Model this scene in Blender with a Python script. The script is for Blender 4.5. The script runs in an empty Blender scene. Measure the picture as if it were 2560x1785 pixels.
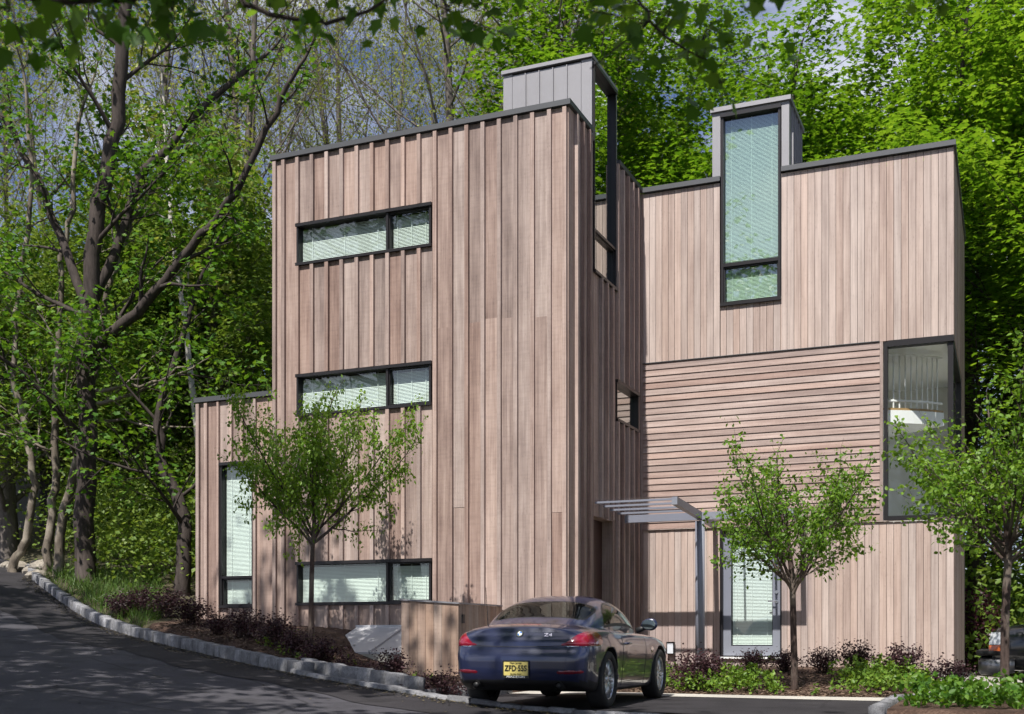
import bpy, bmesh, math, random
import numpy as np
from mathutils import Vector, Matrix
from mathutils.bvhtree import BVHTree

# ------------------------------------------------------------------ camera, sky, sun, exposure
SC = bpy.context.scene
COL = SC.collection
R = math.radians
ZC = 1.5                      # camera height; all survey heights below are relative to it
YAW = R(23.0); CS, SN = math.cos(YAW), math.sin(YAW)
FPX, CX, HZ = 2921.0, 1280.0, 1595.0   # survey calibration of the photograph

cam = bpy.data.cameras.new('camera'); camo = bpy.data.objects.new('camera', cam); COL.objects.link(camo)
camo.location = (0, 0, ZC); camo.rotation_euler = (R(90), 0, YAW)
cam.sensor_fit = 'HORIZONTAL'; cam.sensor_width = 36.0; cam.lens = 36.0 * FPX / 2560.0
cam.shift_y = (HZ - 892.5) / 2560.0
cam.clip_start = 0.1; cam.clip_end = 1500
cam.dof.use_dof = True; cam.dof.focus_distance = 18.0; cam.dof.aperture_fstop = 2.2
SC.camera = camo

SUN_EL, SUN_AZ = R(57), R(1.5)        # sun behind the camera, almost square on to the facades
sun_dir = Vector((-math.sin(SUN_AZ) * math.cos(SUN_EL), -math.cos(SUN_AZ) * math.cos(SUN_EL), math.sin(SUN_EL)))
TAN_EL = math.tan(SUN_EL)
world = bpy.data.worlds.new('World'); SC.world = world; world.use_nodes = True
wn, wl = world.node_tree.nodes, world.node_tree.links
wn.clear()
wo = wn.new('ShaderNodeOutputWorld'); bg = wn.new('ShaderNodeBackground'); bg.inputs[1].default_value = 0.066
sky = wn.new('ShaderNodeTexSky'); sky.sky_type = 'NISHITA'; sky.sun_disc = False
sky.sun_elevation = SUN_EL; sky.sun_rotation = math.atan2(sun_dir.x, sun_dir.y)
sky.air_density = 1.0; sky.dust_density = 0.8; sky.ozone_density = 2.2
tc = wn.new('ShaderNodeTexCoord'); mp = wn.new('ShaderNodeMapping'); mp.inputs['Scale'].default_value = (1.0, 1.0, 2.2)
nz = wn.new('ShaderNodeTexNoise'); nz.inputs['Scale'].default_value = 2.3; nz.inputs['Detail'].default_value = 7; nz.inputs['Roughness'].default_value = .58
cr = wn.new('ShaderNodeValToRGB'); cr.color_ramp.elements[0].position = .44; cr.color_ramp.elements[1].position = .68
mx = wn.new('ShaderNodeMix'); mx.data_type = 'RGBA'
tint = wn.new('ShaderNodeMix'); tint.data_type = 'RGBA'; tint.blend_type = 'MULTIPLY'; tint.inputs[0].default_value = 1.0
tint.inputs[7].default_value = (1.12, 1.08, 1.28, 1)
wl.new(tc.outputs['Generated'], mp.inputs[0]); wl.new(mp.outputs[0], nz.inputs['Vector']); wl.new(nz.outputs[0], cr.inputs[0])
wl.new(sky.outputs[0], tint.inputs[6]); wl.new(tint.outputs[2], mx.inputs[6])
mx.inputs[7].default_value = (12.5, 12.6, 13.4, 1)
wl.new(cr.outputs[0], mx.inputs[0]); wl.new(mx.outputs[2], bg.inputs[0]); wl.new(bg.outputs[0], wo.inputs[0])

sl = bpy.data.lights.new('sun', 'SUN'); sl.energy = 5.0; sl.angle = R(0.53); sl.color = (1.0, 0.955, 0.89)
so = bpy.data.objects.new('sun', sl); COL.objects.link(so)
so.rotation_euler = (-sun_dir).to_track_quat('-Z', 'Y').to_euler(); so.location = (0, -20, 40)
SC.view_settings.view_transform = 'Standard'; SC.view_settings.look = 'None'; SC.view_settings.gamma = 1.0
SC.view_settings.exposure = 0.52; SC.view_settings.use_curve_mapping = False
SC.render.engine = 'CYCLES'
SC.cycles.use_denoising = True; SC.cycles.max_bounces = 8; SC.cycles.transparent_max_bounces = 24
SC.cycles.use_adaptive_sampling = True; SC.cycles.adaptive_threshold = 0.02
SC.cycles.sample_clamp_indirect = 6.0

# ------------------------------------------------------------------ survey helpers
def at(px, py, d):
    u = (px - CX) / FPX; v = (HZ - py) / FPX
    return Vector((d * (-SN + CS * u), d * (CS + SN * u), ZC + d * v))
def dY(px, Y): return Y / (CS + SN * (px - CX) / FPX)
def onY(px, py, Y):
    p = at(px, py, dY(px, Y)); return p.x, p.z
def onX(px, py, X):
    u = (px - CX) / FPX; d = X / (-SN + CS * u); p = at(px, py, d); return p.y, p.z
def depth(x, y): return -SN * x + CS * y
def lat(x, y): return CS * x + SN * y

# ------------------------------------------------------------------ mesh helpers
def link(o, parent=None):
    COL.objects.link(o)
    if parent is not None: o.parent = parent
    return o
def mesh(name, V, F, m=None, smooth=False):
    me = bpy.data.meshes.new(name); me.from_pydata([tuple(v) for v in V], [], [tuple(f) for f in F])
    if m is not None: me.materials.append(m)
    if smooth: me.polygons.foreach_set('use_smooth', [True] * len(me.polygons))
    me.update(); return me
def fast(name, V, faces, m=None, smooth=False):
    """faces: list of int arrays, each (n,k)"""
    V = np.asarray(V, dtype=np.float32); me = bpy.data.meshes.new(name)
    me.vertices.add(len(V)); me.vertices.foreach_set('co', V.ravel())
    tot = sum(len(f) for f in faces); loops = np.concatenate([np.asarray(f).ravel() for f in faces]).astype(np.int32)
    sizes = np.concatenate([np.full(len(f), f.shape[1]) for f in faces]).astype(np.int32)
    starts = np.concatenate([[0], np.cumsum(sizes)[:-1]]).astype(np.int32)
    me.loops.add(len(loops)); me.loops.foreach_set('vertex_index', loops)
    me.polygons.add(tot); me.polygons.foreach_set('loop_start', starts)
    if smooth: me.polygons.foreach_set('use_smooth', np.ones(tot, dtype=bool))
    me.update(calc_edges=True)
    if m is not None: me.materials.append(m)
    return me
def ob(name, me, parent=None, loc=None):
    o = bpy.data.objects.new(name, me)
    if loc is not None: o.location = loc
    return link(o, parent)
def empty(name, loc=(0, 0, 0), rz=0.0):
    o = bpy.data.objects.new(name, None); o.location = loc; o.rotation_euler = (0, 0, rz); o.empty_display_size = .2
    return link(o)
def tag(o, label=None, cat=None, group=None, kind=None):
    if label: o['label'] = label
    if cat: o['category'] = cat
    if group: o['group'] = group
    if kind: o['kind'] = kind
    return o
BOXF = [(0, 3, 2, 1), (4, 5, 6, 7), (0, 1, 5, 4), (1, 2, 6, 5), (2, 3, 7, 6), (3, 0, 4, 7)]
def bv(x0, x1, y0, y1, z0, z1):
    return [(x0, y0, z0), (x1, y0, z0), (x1, y1, z0), (x0, y1, z0), (x0, y0, z1), (x1, y0, z1), (x1, y1, z1), (x0, y1, z1)]
def box(name, x0, x1, y0, y1, z0, z1, m, parent=None):
    return ob(name, mesh(name, bv(x0, x1, y0, y1, z0, z1), BOXF, m), parent)
class MB:
    def __init__(s): s.V = []; s.F = []
    def add(s, V, F):
        n = len(s.V); s.V += [tuple(v) for v in V]; s.F += [tuple(i + n for i in f) for f in F]
    def box(s, *a): s.add(bv(*a), BOXF)
    def tube(s, pts, radii, k=8, cap=True):
        pts = [Vector(p) for p in pts]; n = len(pts)
        if not hasattr(radii, '__len__'): radii = [radii] * n
        V = []; F = []
        a = None
        for i, p in enumerate(pts):
            t = (pts[min(i + 1, n - 1)] - pts[max(i - 1, 0)]).normalized()
            if a is None: a = t.orthogonal().normalized()
            else:
                a = (a - t * a.dot(t)).normalized()
            b = t.cross(a)
            for j in range(k):
                th = 2 * math.pi * j / k
                V.append(p + (a * math.cos(th) + b * math.sin(th)) * radii[i])
        for i in range(n - 1):
            for j in range(k):
                F.append((i * k + j, i * k + (j + 1) % k, (i + 1) * k + (j + 1) % k, (i + 1) * k + j))
        if cap: F.append(tuple(range(k))[::-1]); F.append(tuple((n - 1) * k + j for j in range(k)))
        s.add(V, F)
    def build(s, name, m, parent=None, smooth=False): return ob(name, mesh(name, s.V, s.F, m, smooth), parent)

# ------------------------------------------------------------------ materials
def newmat(name):
    m = bpy.data.materials.new(name); m.use_nodes = True; nt = m.node_tree
    return m, nt, nt.nodes['Principled BSDF'], nt.nodes['Material Output']
def setp(b, **k):
    for a, v in k.items(): b.inputs[a].default_value = v
def plain(name, c, rough=.6, metal=0.0, var=.12, scale=6.0, bump=.0, bscale=60., coat=0.0, spec=.5):
    m, nt, b, o = newmat(name); N, L = nt.nodes, nt.links
    setp(b, Roughness=rough, Metallic=metal); b.inputs['Coat Weight'].default_value = coat; b.inputs['Specular IOR Level'].default_value = spec
    t = N.new('ShaderNodeTexCoord'); n = N.new('ShaderNodeTexNoise'); n.inputs['Scale'].default_value = scale; n.inputs['Detail'].default_value = 6
    mxx = N.new('ShaderNodeMix'); mxx.data_type = 'RGBA'
    mxx.inputs[6].default_value = (*[x * (1 - var) for x in c], 1); mxx.inputs[7].default_value = (*[min(1, x * (1 + var)) for x in c], 1)
    L.new(t.outputs['Object'], n.inputs['Vector']); L.new(n.outputs[0], mxx.inputs[0]); L.new(mxx.outputs[2], b.inputs['Base Color'])
    if bump:
        n2 = N.new('ShaderNodeTexNoise'); n2.inputs['Scale'].default_value = bscale; n2.inputs['Detail'].default_value = 5
        bp = N.new('ShaderNodeBump'); bp.inputs['Strength'].default_value = bump; bp.inputs['Distance'].default_value = .02
        L.new(t.outputs['Object'], n2.inputs['Vector']); L.new(n2.outputs[0], bp.inputs['Height']); L.new(bp.outputs[0], b.inputs['Normal'])
    return m
def wood(name, dark, mid, light, axis='z', knots=True, var=.16, saw=.20):
    m, nt, b, o = newmat(name); N, L = nt.nodes, nt.links
    setp(b, Roughness=.72); b.inputs['Specular IOR Level'].default_value = .25
    t = N.new('ShaderNodeTexCoord'); oi = N.new('ShaderNodeObjectInfo')
    sc = N.new('ShaderNodeVectorMath'); sc.operation = 'SCALE'; sc.inputs[0].default_value = (31.7, 17.3, 53.1); L.new(oi.outputs['Random'], sc.inputs['Scale'])
    ad = N.new('ShaderNodeVectorMath'); ad.operation = 'ADD'; L.new(t.outputs['Object'], ad.inputs[0]); L.new(sc.outputs[0], ad.inputs[1])
    def nzz(s, det, rough=.6):
        mpp = N.new('ShaderNodeMapping'); mpp.inputs['Scale'].default_value = s; L.new(ad.outputs[0], mpp.inputs[0])
        n = N.new('ShaderNodeTexNoise'); n.inputs['Scale'].default_value = 1; n.inputs['Detail'].default_value = det; n.inputs['Roughness'].default_value = rough
        L.new(mpp.outputs[0], n.inputs['Vector']); return n
    lo, hi = (1.1, 62) if axis != 'wide' else (1.1, 62)
    s1 = {'z': (70, 70, 1.0), 'x': (1.0, 70, 70)}[axis]; s2 = {'z': (5, 5, 1.1), 'x': (1.1, 5, 5)}[axis]; s3 = {'z': (14, 14, .35), 'x': (.35, 14, 14)}[axis]
    g, bl, st = nzz(s1, 5, .65), nzz(s2, 4), nzz(s3, 3)
    def math_(op, a, bb):
        n = N.new('ShaderNodeMath'); n.operation = op
        for i, v in enumerate((a, bb)):
            if isinstance(v, (int, float)): n.inputs[i].default_value = v
            else: L.new(v, n.inputs[i])
        return n.outputs[0]
    v = math_('ADD', math_('MULTIPLY', g.outputs[0], .34), math_('ADD', math_('MULTIPLY', bl.outputs[0], .33), math_('MULTIPLY', st.outputs[0], .33)))
    v = math_('ADD', v, math_('MULTIPLY', math_('SUBTRACT', oi.outputs['Random'], .5), var))
    r = N.new('ShaderNodeValToRGB'); e = r.color_ramp.elements
    e[0].position = .30; e[0].color = (*dark, 1); e[1].position = .66; e[1].color = (*light, 1); x = e.new(.48); x.color = (*mid, 1)
    L.new(v, r.inputs[0]); col = r.outputs[0]
    if knots:
        vo = N.new('ShaderNodeTexVoronoi'); vo.inputs['Randomness'].default_value = 1.0; mpk = N.new('ShaderNodeMapping')
        mpk.inputs['Scale'].default_value = {'z': (6.5, 6.5, 1.3), 'x': (1.3, 6.5, 6.5)}[axis]; L.new(ad.outputs[0], mpk.inputs[0]); L.new(mpk.outputs[0], vo.inputs['Vector'])
        kr = N.new('ShaderNodeValToRGB'); kr.color_ramp.elements[0].position = .05; kr.color_ramp.elements[1].position = .17
        kr.color_ramp.elements[0].color = (.45, .45, .45, 1); kr.color_ramp.elements[1].color = (1, 1, 1, 1)
        L.new(vo.outputs['Distance'], kr.inputs[0])
        mm = N.new('ShaderNodeMix'); mm.data_type = 'RGBA'; mm.blend_type = 'MULTIPLY'; mm.inputs[0].default_value = .55
        L.new(col, mm.inputs[6]); L.new(kr.outputs[0], mm.inputs[7]); col = mm.outputs[2]
    fr_ = math_('FRACT', math_('MULTIPLY', oi.outputs['Random'], 17.31), 0)
    hs = N.new('ShaderNodeHueSaturation'); L.new(math_('MULTIPLY_ADD', fr_, .34), hs.inputs['Saturation']); hs.inputs['Saturation'].links[0].from_node.inputs[2].default_value = .76
    L.new(col, hs.inputs['Color']); sb = {'z': (3.2, 3.2, 26), 'x': (26, 3.2, 3.2)}[axis]; sw_ = nzz(sb, 2, .5)      # faint saw marks across the grain, greying in patches
    mk = N.new('ShaderNodeMix'); mk.data_type = 'RGBA'; mk.blend_type = 'MULTIPLY'; mk.inputs[0].default_value = saw
    kr2 = N.new('ShaderNodeValToRGB'); kr2.color_ramp.elements[0].position = .34; kr2.color_ramp.elements[0].color = (.66, .66, .68, 1); kr2.color_ramp.elements[1].position = .56; kr2.color_ramp.elements[1].color = (1.06, 1.05, 1.04, 1)
    L.new(sw_.outputs[0], kr2.inputs[0]); L.new(hs.outputs[0], mk.inputs[6]); L.new(kr2.outputs[0], mk.inputs[7]); col = mk.outputs[2]
    L.new(col, b.inputs['Base Color'])
    bp = N.new('ShaderNodeBump'); bp.inputs['Strength'].default_value = .25; bp.inputs['Distance'].default_value = .004
    L.new(g.outputs[0], bp.inputs['Height']); L.new(bp.outputs[0], b.inputs['Normal'])
    return m
def leafmat(name, c0, c1, c2, trans=.35, rough=.48):
    """c0..c2: dark, mid, light leaf colours (per leaf)"""
    m, nt, b, o = newmat(name); N, L = nt.nodes, nt.links
    g = N.new('ShaderNodeNewGeometry'); r = N.new('ShaderNodeValToRGB'); e = r.color_ramp.elements
    e[0].position = 0; e[0].color = (*c0, 1); e[1].position = 1; e[1].color = (*c2, 1); x = e.new(.5); x.color = (*c1, 1)
    oi = N.new('ShaderNodeObjectInfo'); ma = N.new('ShaderNodeMath'); ma.operation = 'MULTIPLY_ADD'; ma.inputs[1].default_value = .3
    mb = N.new('ShaderNodeMath'); mb.operation = 'MULTIPLY'; mb.inputs[1].default_value = .75
    L.new(g.outputs['Random Per Island'], mb.inputs[0]); L.new(oi.outputs['Random'], ma.inputs[0]); L.new(mb.outputs[0], ma.inputs[2])
    L.new(ma.outputs[0], r.inputs[0]); L.new(r.outputs[0], b.inputs['Base Color'])
    setp(b, Roughness=rough); b.inputs['Specular IOR Level'].default_value = .35
    tr = N.new('ShaderNodeBsdfTranslucent'); hs = N.new('ShaderNodeHueSaturation'); hs.inputs['Hue'].default_value = .485; hs.inputs['Saturation'].default_value = 1.06; hs.inputs['Value'].default_value = 1.5
    L.new(r.outputs[0], hs.inputs['Color']); L.new(hs.outputs[0], tr.inputs['Color'])
    ms = N.new('ShaderNodeMixShader'); ms.inputs[0].default_value = trans
    L.new(b.outputs[0], ms.inputs[1]); L.new(tr.outputs[0], ms.inputs[2]); L.new(ms.outputs[0], o.inputs['Surface'])
    return m
def bark(name, c, var=.5, scale=9., patch=None):
    m, nt, b, o = newmat(name); N, L = nt.nodes, nt.links
    setp(b, Roughness=.85); b.inputs['Specular IOR Level'].default_value = .2
    t = N.new('ShaderNodeTexCoord'); mpp = N.new('ShaderNodeMapping'); mpp.inputs['Scale'].default_value = (scale, scale, scale * .22); L.new(t.outputs['Object'], mpp.inputs[0])
    n = N.new('ShaderNodeTexNoise'); n.inputs['Scale'].default_value = 1.5; n.inputs['Detail'].default_value = 8; n.inputs['Roughness'].default_value = .7; L.new(mpp.outputs[0], n.inputs['Vector'])
    r = N.new('ShaderNodeValToRGB'); e = r.color_ramp.elements; e[0].position = .33; e[1].position = .68
    e[0].color = (*[x * (1 - var) for x in c], 1); e[1].color = (*[x * (1 + var * .6) for x in c], 1); L.new(n.outputs[0], r.inputs[0]); col = r.outputs[0]
    if patch:
        n2 = N.new('ShaderNodeTexNoise'); n2.inputs['Scale'].default_value = 2.2; n2.inputs['Detail'].default_value = 4; L.new(t.outputs['Object'], n2.inputs['Vector'])
        r2 = N.new('ShaderNodeValToRGB'); r2.color_ramp.elements[0].position = .48; r2.color_ramp.elements[1].position = .56; L.new(n2.outputs[0], r2.inputs[0])
        mm = N.new('ShaderNodeMix'); mm.data_type = 'RGBA'; L.new(r2.outputs[0], mm.inputs[0]); L.new(col, mm.inputs[6]); mm.inputs[7].default_value = (*patch, 1); col = mm.outputs[2]
    L.new(col, b.inputs['Base Color'])
    bp = N.new('ShaderNodeBump'); bp.inputs['Strength'].default_value = .7; bp.inputs['Distance'].default_value = .02; L.new(n.outputs[0], bp.inputs['Height']); L.new(bp.outputs[0], b.inputs['Normal'])
    return m
def glass(name, tintc=(.87, .945, .905), refl=.10, rough=.0, graze=.92):
    m, nt, b, o = newmat(name); N, L = nt.nodes, nt.links; N.remove(b)
    tr = N.new('ShaderNodeBsdfTransparent'); tr.inputs[0].default_value = (*tintc, 1)
    gl = N.new('ShaderNodeBsdfGlossy'); gl.inputs['Roughness'].default_value = rough; gl.inputs['Color'].default_value = (.95, 1, .98, 1)
    ge = N.new('ShaderNodeNewGeometry'); dt = N.new('ShaderNodeVectorMath'); dt.operation = 'DOT_PRODUCT'; L.new(ge.outputs['Normal'], dt.inputs[0]); L.new(ge.outputs['Incoming'], dt.inputs[1])
    ab = N.new('ShaderNodeMath'); ab.operation = 'ABSOLUTE'; L.new(dt.outputs['Value'], ab.inputs[0])
    iv = N.new('ShaderNodeMath'); iv.operation = 'SUBTRACT'; iv.inputs[0].default_value = 1; L.new(ab.outputs[0], iv.inputs[1])
    p5 = N.new('ShaderNodeMath'); p5.operation = 'POWER'; p5.inputs[1].default_value = 5; L.new(iv.outputs[0], p5.inputs[0])
    mr = N.new('ShaderNodeMath'); mr.operation = 'MULTIPLY_ADD'; mr.inputs[1].default_value = graze; mr.inputs[2].default_value = refl; mr.use_clamp = True
    L.new(p5.outputs[0], mr.inputs[0]); ms = N.new('ShaderNodeMixShader'); L.new(mr.outputs[0], ms.inputs[0]); L.new(tr.outputs[0], ms.inputs[1]); L.new(gl.outputs[0], ms.inputs[2])
    L.new(ms.outputs[0], o.inputs[0]); return m
def speckle(name, c0, c1, c2, scale, rough=.9, bump=.4, big=.6, per_object=0.0, crack=0.0):
    """granular ground: asphalt, mulch, gravel"""
    m, nt, b, o = newmat(name); N, L = nt.nodes, nt.links
    setp(b, Roughness=rough); b.inputs['Specular IOR Level'].default_value = .3
    t = N.new('ShaderNodeTexCoord')
    n = N.new('ShaderNodeTexNoise'); n.inputs['Scale'].default_value = scale; n.inputs['Detail'].default_value = 4; n.inputs['Roughness'].default_value = .75
    n2 = N.new('ShaderNodeTexNoise'); n2.inputs['Scale'].default_value = big; n2.inputs['Detail'].default_value = 6
    L.new(t.outputs['Object'], n.inputs['Vector']); L.new(t.outputs['Object'], n2.inputs['Vector'])
    a = N.new('ShaderNodeMath'); a.operation = 'MULTIPLY'; a.inputs[1].default_value = .6; L.new(n.outputs[0], a.inputs[0])
    a2 = N.new('ShaderNodeMath'); a2.operation = 'MULTIPLY_ADD'; a2.inputs[1].default_value = .4; L.new(n2.outputs[0], a2.inputs[0]); L.new(a.outputs[0], a2.inputs[2])
    r = N.new('ShaderNodeValToRGB'); e = r.color_ramp.elements; e[0].position = .32; e[0].color = (*c0, 1); e[1].position = .68; e[1].color = (*c2, 1); x = e.new(.5); x.color = (*c1, 1)
    L.new(a2.outputs[0], r.inputs[0]); col = r.outputs[0]
    def mulc(col, fac_out, lo, hi, p0, p1):
        q = N.new('ShaderNodeValToRGB'); q.color_ramp.elements[0].position = p0; q.color_ramp.elements[0].color = (lo, lo, lo, 1); q.color_ramp.elements[1].position = p1; q.color_ramp.elements[1].color = (hi, hi, hi, 1)
        L.new(fac_out, q.inputs[0]); mm = N.new('ShaderNodeMix'); mm.data_type = 'RGBA'; mm.blend_type = 'MULTIPLY'; mm.inputs[0].default_value = 1; L.new(col, mm.inputs[6]); L.new(q.outputs[0], mm.inputs[7]); return mm.outputs[2]
    if per_object:
        oi = N.new('ShaderNodeObjectInfo'); col = mulc(col, oi.outputs['Random'], 1 - per_object, 1.0 + per_object * .5, 0, 1)
        n3 = N.new('ShaderNodeTexNoise'); n3.inputs['Scale'].default_value = 3.5; n3.inputs['Detail'].default_value = 5; gp = N.new('ShaderNodeNewGeometry'); L.new(gp.outputs['Position'], n3.inputs['Vector']); col = mulc(col, n3.outputs[0], .72, 1.08, .38, .6)
    if crack:
        wv = N.new('ShaderNodeVectorMath'); wv.operation = 'MULTIPLY_ADD'; wv.inputs[1].default_value = (.5, .5, .5); L.new(n2.outputs[1], wv.inputs[0]); L.new(t.outputs['Object'], wv.inputs[2])
        vo = N.new('ShaderNodeTexVoronoi'); vo.feature = 'DISTANCE_TO_EDGE'; vo.inputs['Scale'].default_value = .42; L.new(wv.outputs[0], vo.inputs['Vector']); col = mulc(col, vo.outputs['Distance'], 1 - crack, 1.0, .003, .010)
        n4 = N.new('ShaderNodeTexNoise'); n4.inputs['Scale'].default_value = 1.7; n4.inputs['Detail'].default_value = 3; L.new(t.outputs['Object'], n4.inputs['Vector']); col = mulc(col, n4.outputs[0], .72, 1.08, .36, .5)
    L.new(col, b.inputs['Base Color'])
    bp = N.new('ShaderNodeBump'); bp.inputs['Strength'].default_value = bump; bp.inputs['Distance'].default_value = .015; L.new(n.outputs[0], bp.inputs['Height']); L.new(bp.outputs[0], b.inputs['Normal'])
    return m

WOOD_B = wood('cedar_board', (.15, .100, .086), (.315, .228, .196), (.50, .385, .335), 'z')
WOOD_F = wood('cedar_fine_board', (.27, .20, .175), (.42, .325, .283), (.57, .455, .40), 'z', True, .11, .06)
WOOD_H = wood('cedar_lap_board', (.18, .122, .107), (.315, .226, .196), (.48, .37, .325), 'x', True, .12, .1)
WOOD_E = wood('cedar_enclosure', (.20, .132, .10), (.33, .232, .18), (.46, .345, .275), 'z')
ZINC = plain('grey_zinc', (.27, .265, .28), .5, .35, .06, 3, .1, 200)
COPING = plain('dark_coping', (.085, .088, .095), .5, .3, .1, 3)
FRAME = plain('dark_bronze_frame', (.022, .02, .022), .4, .3, .1, 8)
STEEL = plain('painted_grey_steel', (.24, .255, .30), .45, .1, .06, 5)
WHITE = plain('white_paint', (.82, .83, .82), .5, 0, .04, 5)
SLAT = plain('white_blind_slat', (.86, .875, .86), .55, 0, .03, 5)
SHEATH = plain('dark_sheathing', (.03, .024, .022), .9, 0, .2, 4)
PLASTER = plain('grey_plaster', (.84, .84, .80), .8, 0, .04, 1.2)
GLASS = glass('window_glass')
GLASS_T = glass('tall_window_glass', (.70, .84, .76), .20)
GLASS_R = glass('reflective_window_glass', (.45, .58, .50), .50)
CLEAR = glass('clear_canopy_sheet', (.90, .90, .95), .04, .0, .22)
ASPH = speckle('worn_asphalt', (.030, .029, .035), (.050, .048, .056), (.085, .082, .092), 55, .85, .35, .5, 0, .55)
ASPH2 = speckle('fresh_asphalt', (.013, .012, .014), (.022, .020, .023), (.040, .037, .040), 60, .85, .35, .8, 0, .35)
MULCH = speckle('bark_mulch', (.022, .013, .009), (.065, .038, .027), (.17, .115, .085), 34, .95, 1.0, 2.0)
CONC = speckle('pale_concrete', (.30, .28, .25), (.42, .40, .36), (.55, .52, .47), 50, .9, .3, 1.2)
GRAVEL = speckle('pale_gravel', (.20, .185, .165), (.34, .32, .29), (.50, .47, .43), 26, .95, .8, 1.2)
FOREST = speckle('forest_floor', (.020, .024, .010), (.055, .050, .026), (.12, .10, .06), 7, .95, 1.0, .35)
GRANITE = speckle('granite', (.13, .13, .14), (.25, .25, .265), (.40, .40, .41), 22, .85, .8, 7.0, .30)
STONE = speckle('field_stone', (.16, .14, .12), (.27, .24, .20), (.42, .38, .32), 9, .9, .8, 2.0)
# ------------------------------------------------------------------ terrain, road, kerbs, drive
def smooth(a, b, x):
    t = np.clip((np.asarray(x, float) - a) / (b - a), 0, 1); return t * t * (3 - 2 * t)
_t = np.linspace(-60, 90, 601)
_z = np.interp(_t, [-60, -30, 0, 6, 10.6, 14.3, 17.8, 20, 22.1, 24.7, 27.4, 30.3, 40, 60, 90],
               [-2.5, -1.6, -1.12, -.93, -.86, -.50, -.154, .03, .287, .71, 1.29, 1.75, 3.0, 4.5, 5.5])
_k = np.ones(9) / 9; _z = np.convolve(np.pad(_z, 4, mode='edge'), _k, 'valid')
def zroad(x, y): return ZC + np.interp(-.84 * np.asarray(x) + .54 * np.asarray(y), _t, _z)
KX = [-60, -45, -30, -22.2, -19.96, -17.55, -15.56, -13.43, -11.76, -10.2, -8.5, -7.2, -6.2, -5.2, -3, 0, 20, 60]
KY = [49, 39, 27.5, 21.6, 19.78, 18.2, 16.85, 15.6, 14.66, 13.9, 13.2, 12.8, 12.55, 12.38, 12.2, 12.1, 12.0, 12.0]
def ykerb(x): return np.interp(x, KX, KY)
def zground(x, y):
    x = np.asarray(x, float); y = np.asarray(y, float)
    yk = ykerb(x); zr = zroad(x, y); d = y - yk
    bed = np.minimum(zr + .17 + .04 * np.clip(d, 0, 4), ZC + 2.4)
    drive = ZC - .84 + .33 * smooth(16.6, 20.5, y) * (1 - smooth(-1.6, -.6, x))
    w0 = smooth(-10.6, -8.0, x); bed = bed * (1 - w0) + np.minimum(bed, ZC - .56) * w0
    w = smooth(-7.35, -6.85, x); drive = drive - .12 * smooth(-1.0, .8, x) * smooth(16.5, 18, y)
    land = bed * (1 - w) + drive * w
    k = smooth(.20, .48, d); z = (zr - .05) * (1 - k) + land * k
    dep = depth(x, y); u = lat(x, y) / np.maximum(dep, 8)
    amp = 1 - .97 * smooth(-.10, .32, u)
    hill = 19 * (1 - np.exp(-.40 * np.clip(dep - 31, 0, None) / 19)) * amp
    hill = hill + np.where(dep > 33, .5 * np.sin(x * .31 + 1) * np.sin(y * .27), 0) * amp
    return z + hill
def gz(x, y): return float(zground(x, y))
gx = np.concatenate([np.linspace(-260, -42, 30), np.linspace(-40, -22, 24), np.linspace(-21.6, 5, 112), np.linspace(6, 40, 24), np.linspace(46, 260, 24)])
gy = np.concatenate([np.linspace(-200, -22, 16), np.linspace(-20, 9, 24), np.linspace(9.4, 24, 84), np.linspace(25, 75, 52), np.linspace(80, 420, 30)])
GX, GY = np.meshgrid(gx, gy); GZ = zground(GX, GY)
nx, ny = len(gx), len(gy); idx = np.arange(nx * ny).reshape(ny, nx)
quads = np.stack([idx[:-1, :-1], idx[:-1, 1:], idx[1:, 1:], idx[1:, :-1]], -1).reshape(-1, 4)
gm = fast('ground', np.stack([GX, GY, GZ], -1).reshape(-1, 3), [quads], FOREST, True)
gm.materials.append(MULCH)
cen_x = (GX[:-1, :-1] + GX[1:, 1:]).ravel() / 2; cen_y = (GY[:-1, :-1] + GY[1:, 1:]).ravel() / 2
gm.polygons.foreach_set('material_index', ((cen_x > -13.6) & (cen_y < 23) & (cen_y > 8)).astype(np.int32))
tag(ob('ground', gm), kind='structure')

def sheet(name, fn_lo, fn_hi, xs, m, nrow, dz, zf):
    V = []; F = []; rows = nrow + 1
    for x in xs:
        a, b = fn_lo(x), fn_hi(x)
        for j in range(rows):
            y = a + (b - a) * j / nrow; V.append((x, y, float(zf(x, y)) + dz))
    for i in range(len(xs) - 1):
        for j in range(nrow):
            F.append((i * rows + j, (i + 1) * rows + j, (i + 1) * rows + j + 1, i * rows + j + 1))
    return tag(ob(name, mesh(name, V, F, m, True)), kind='structure')
xs = list(np.linspace(-60, 40, 201))
sheet('road', lambda x: ykerb(x) - 8.3 - .12 * math.sin(x * .8), lambda x: ykerb(x) + .06, xs, ASPH, 16, -.012, zroad)
xs2 = list(np.linspace(-24, -2, 90))
sheet('road_edge_strip', lambda x: ykerb(x) - (1.05 + .45 * smooth(-9, -16, x) + .10 * math.sin(x * 1.7) + .05 * math.sin(x * 5.3)), lambda x: ykerb(x) - .05, xs2, ASPH2, 6, -.004, zroad)
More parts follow.
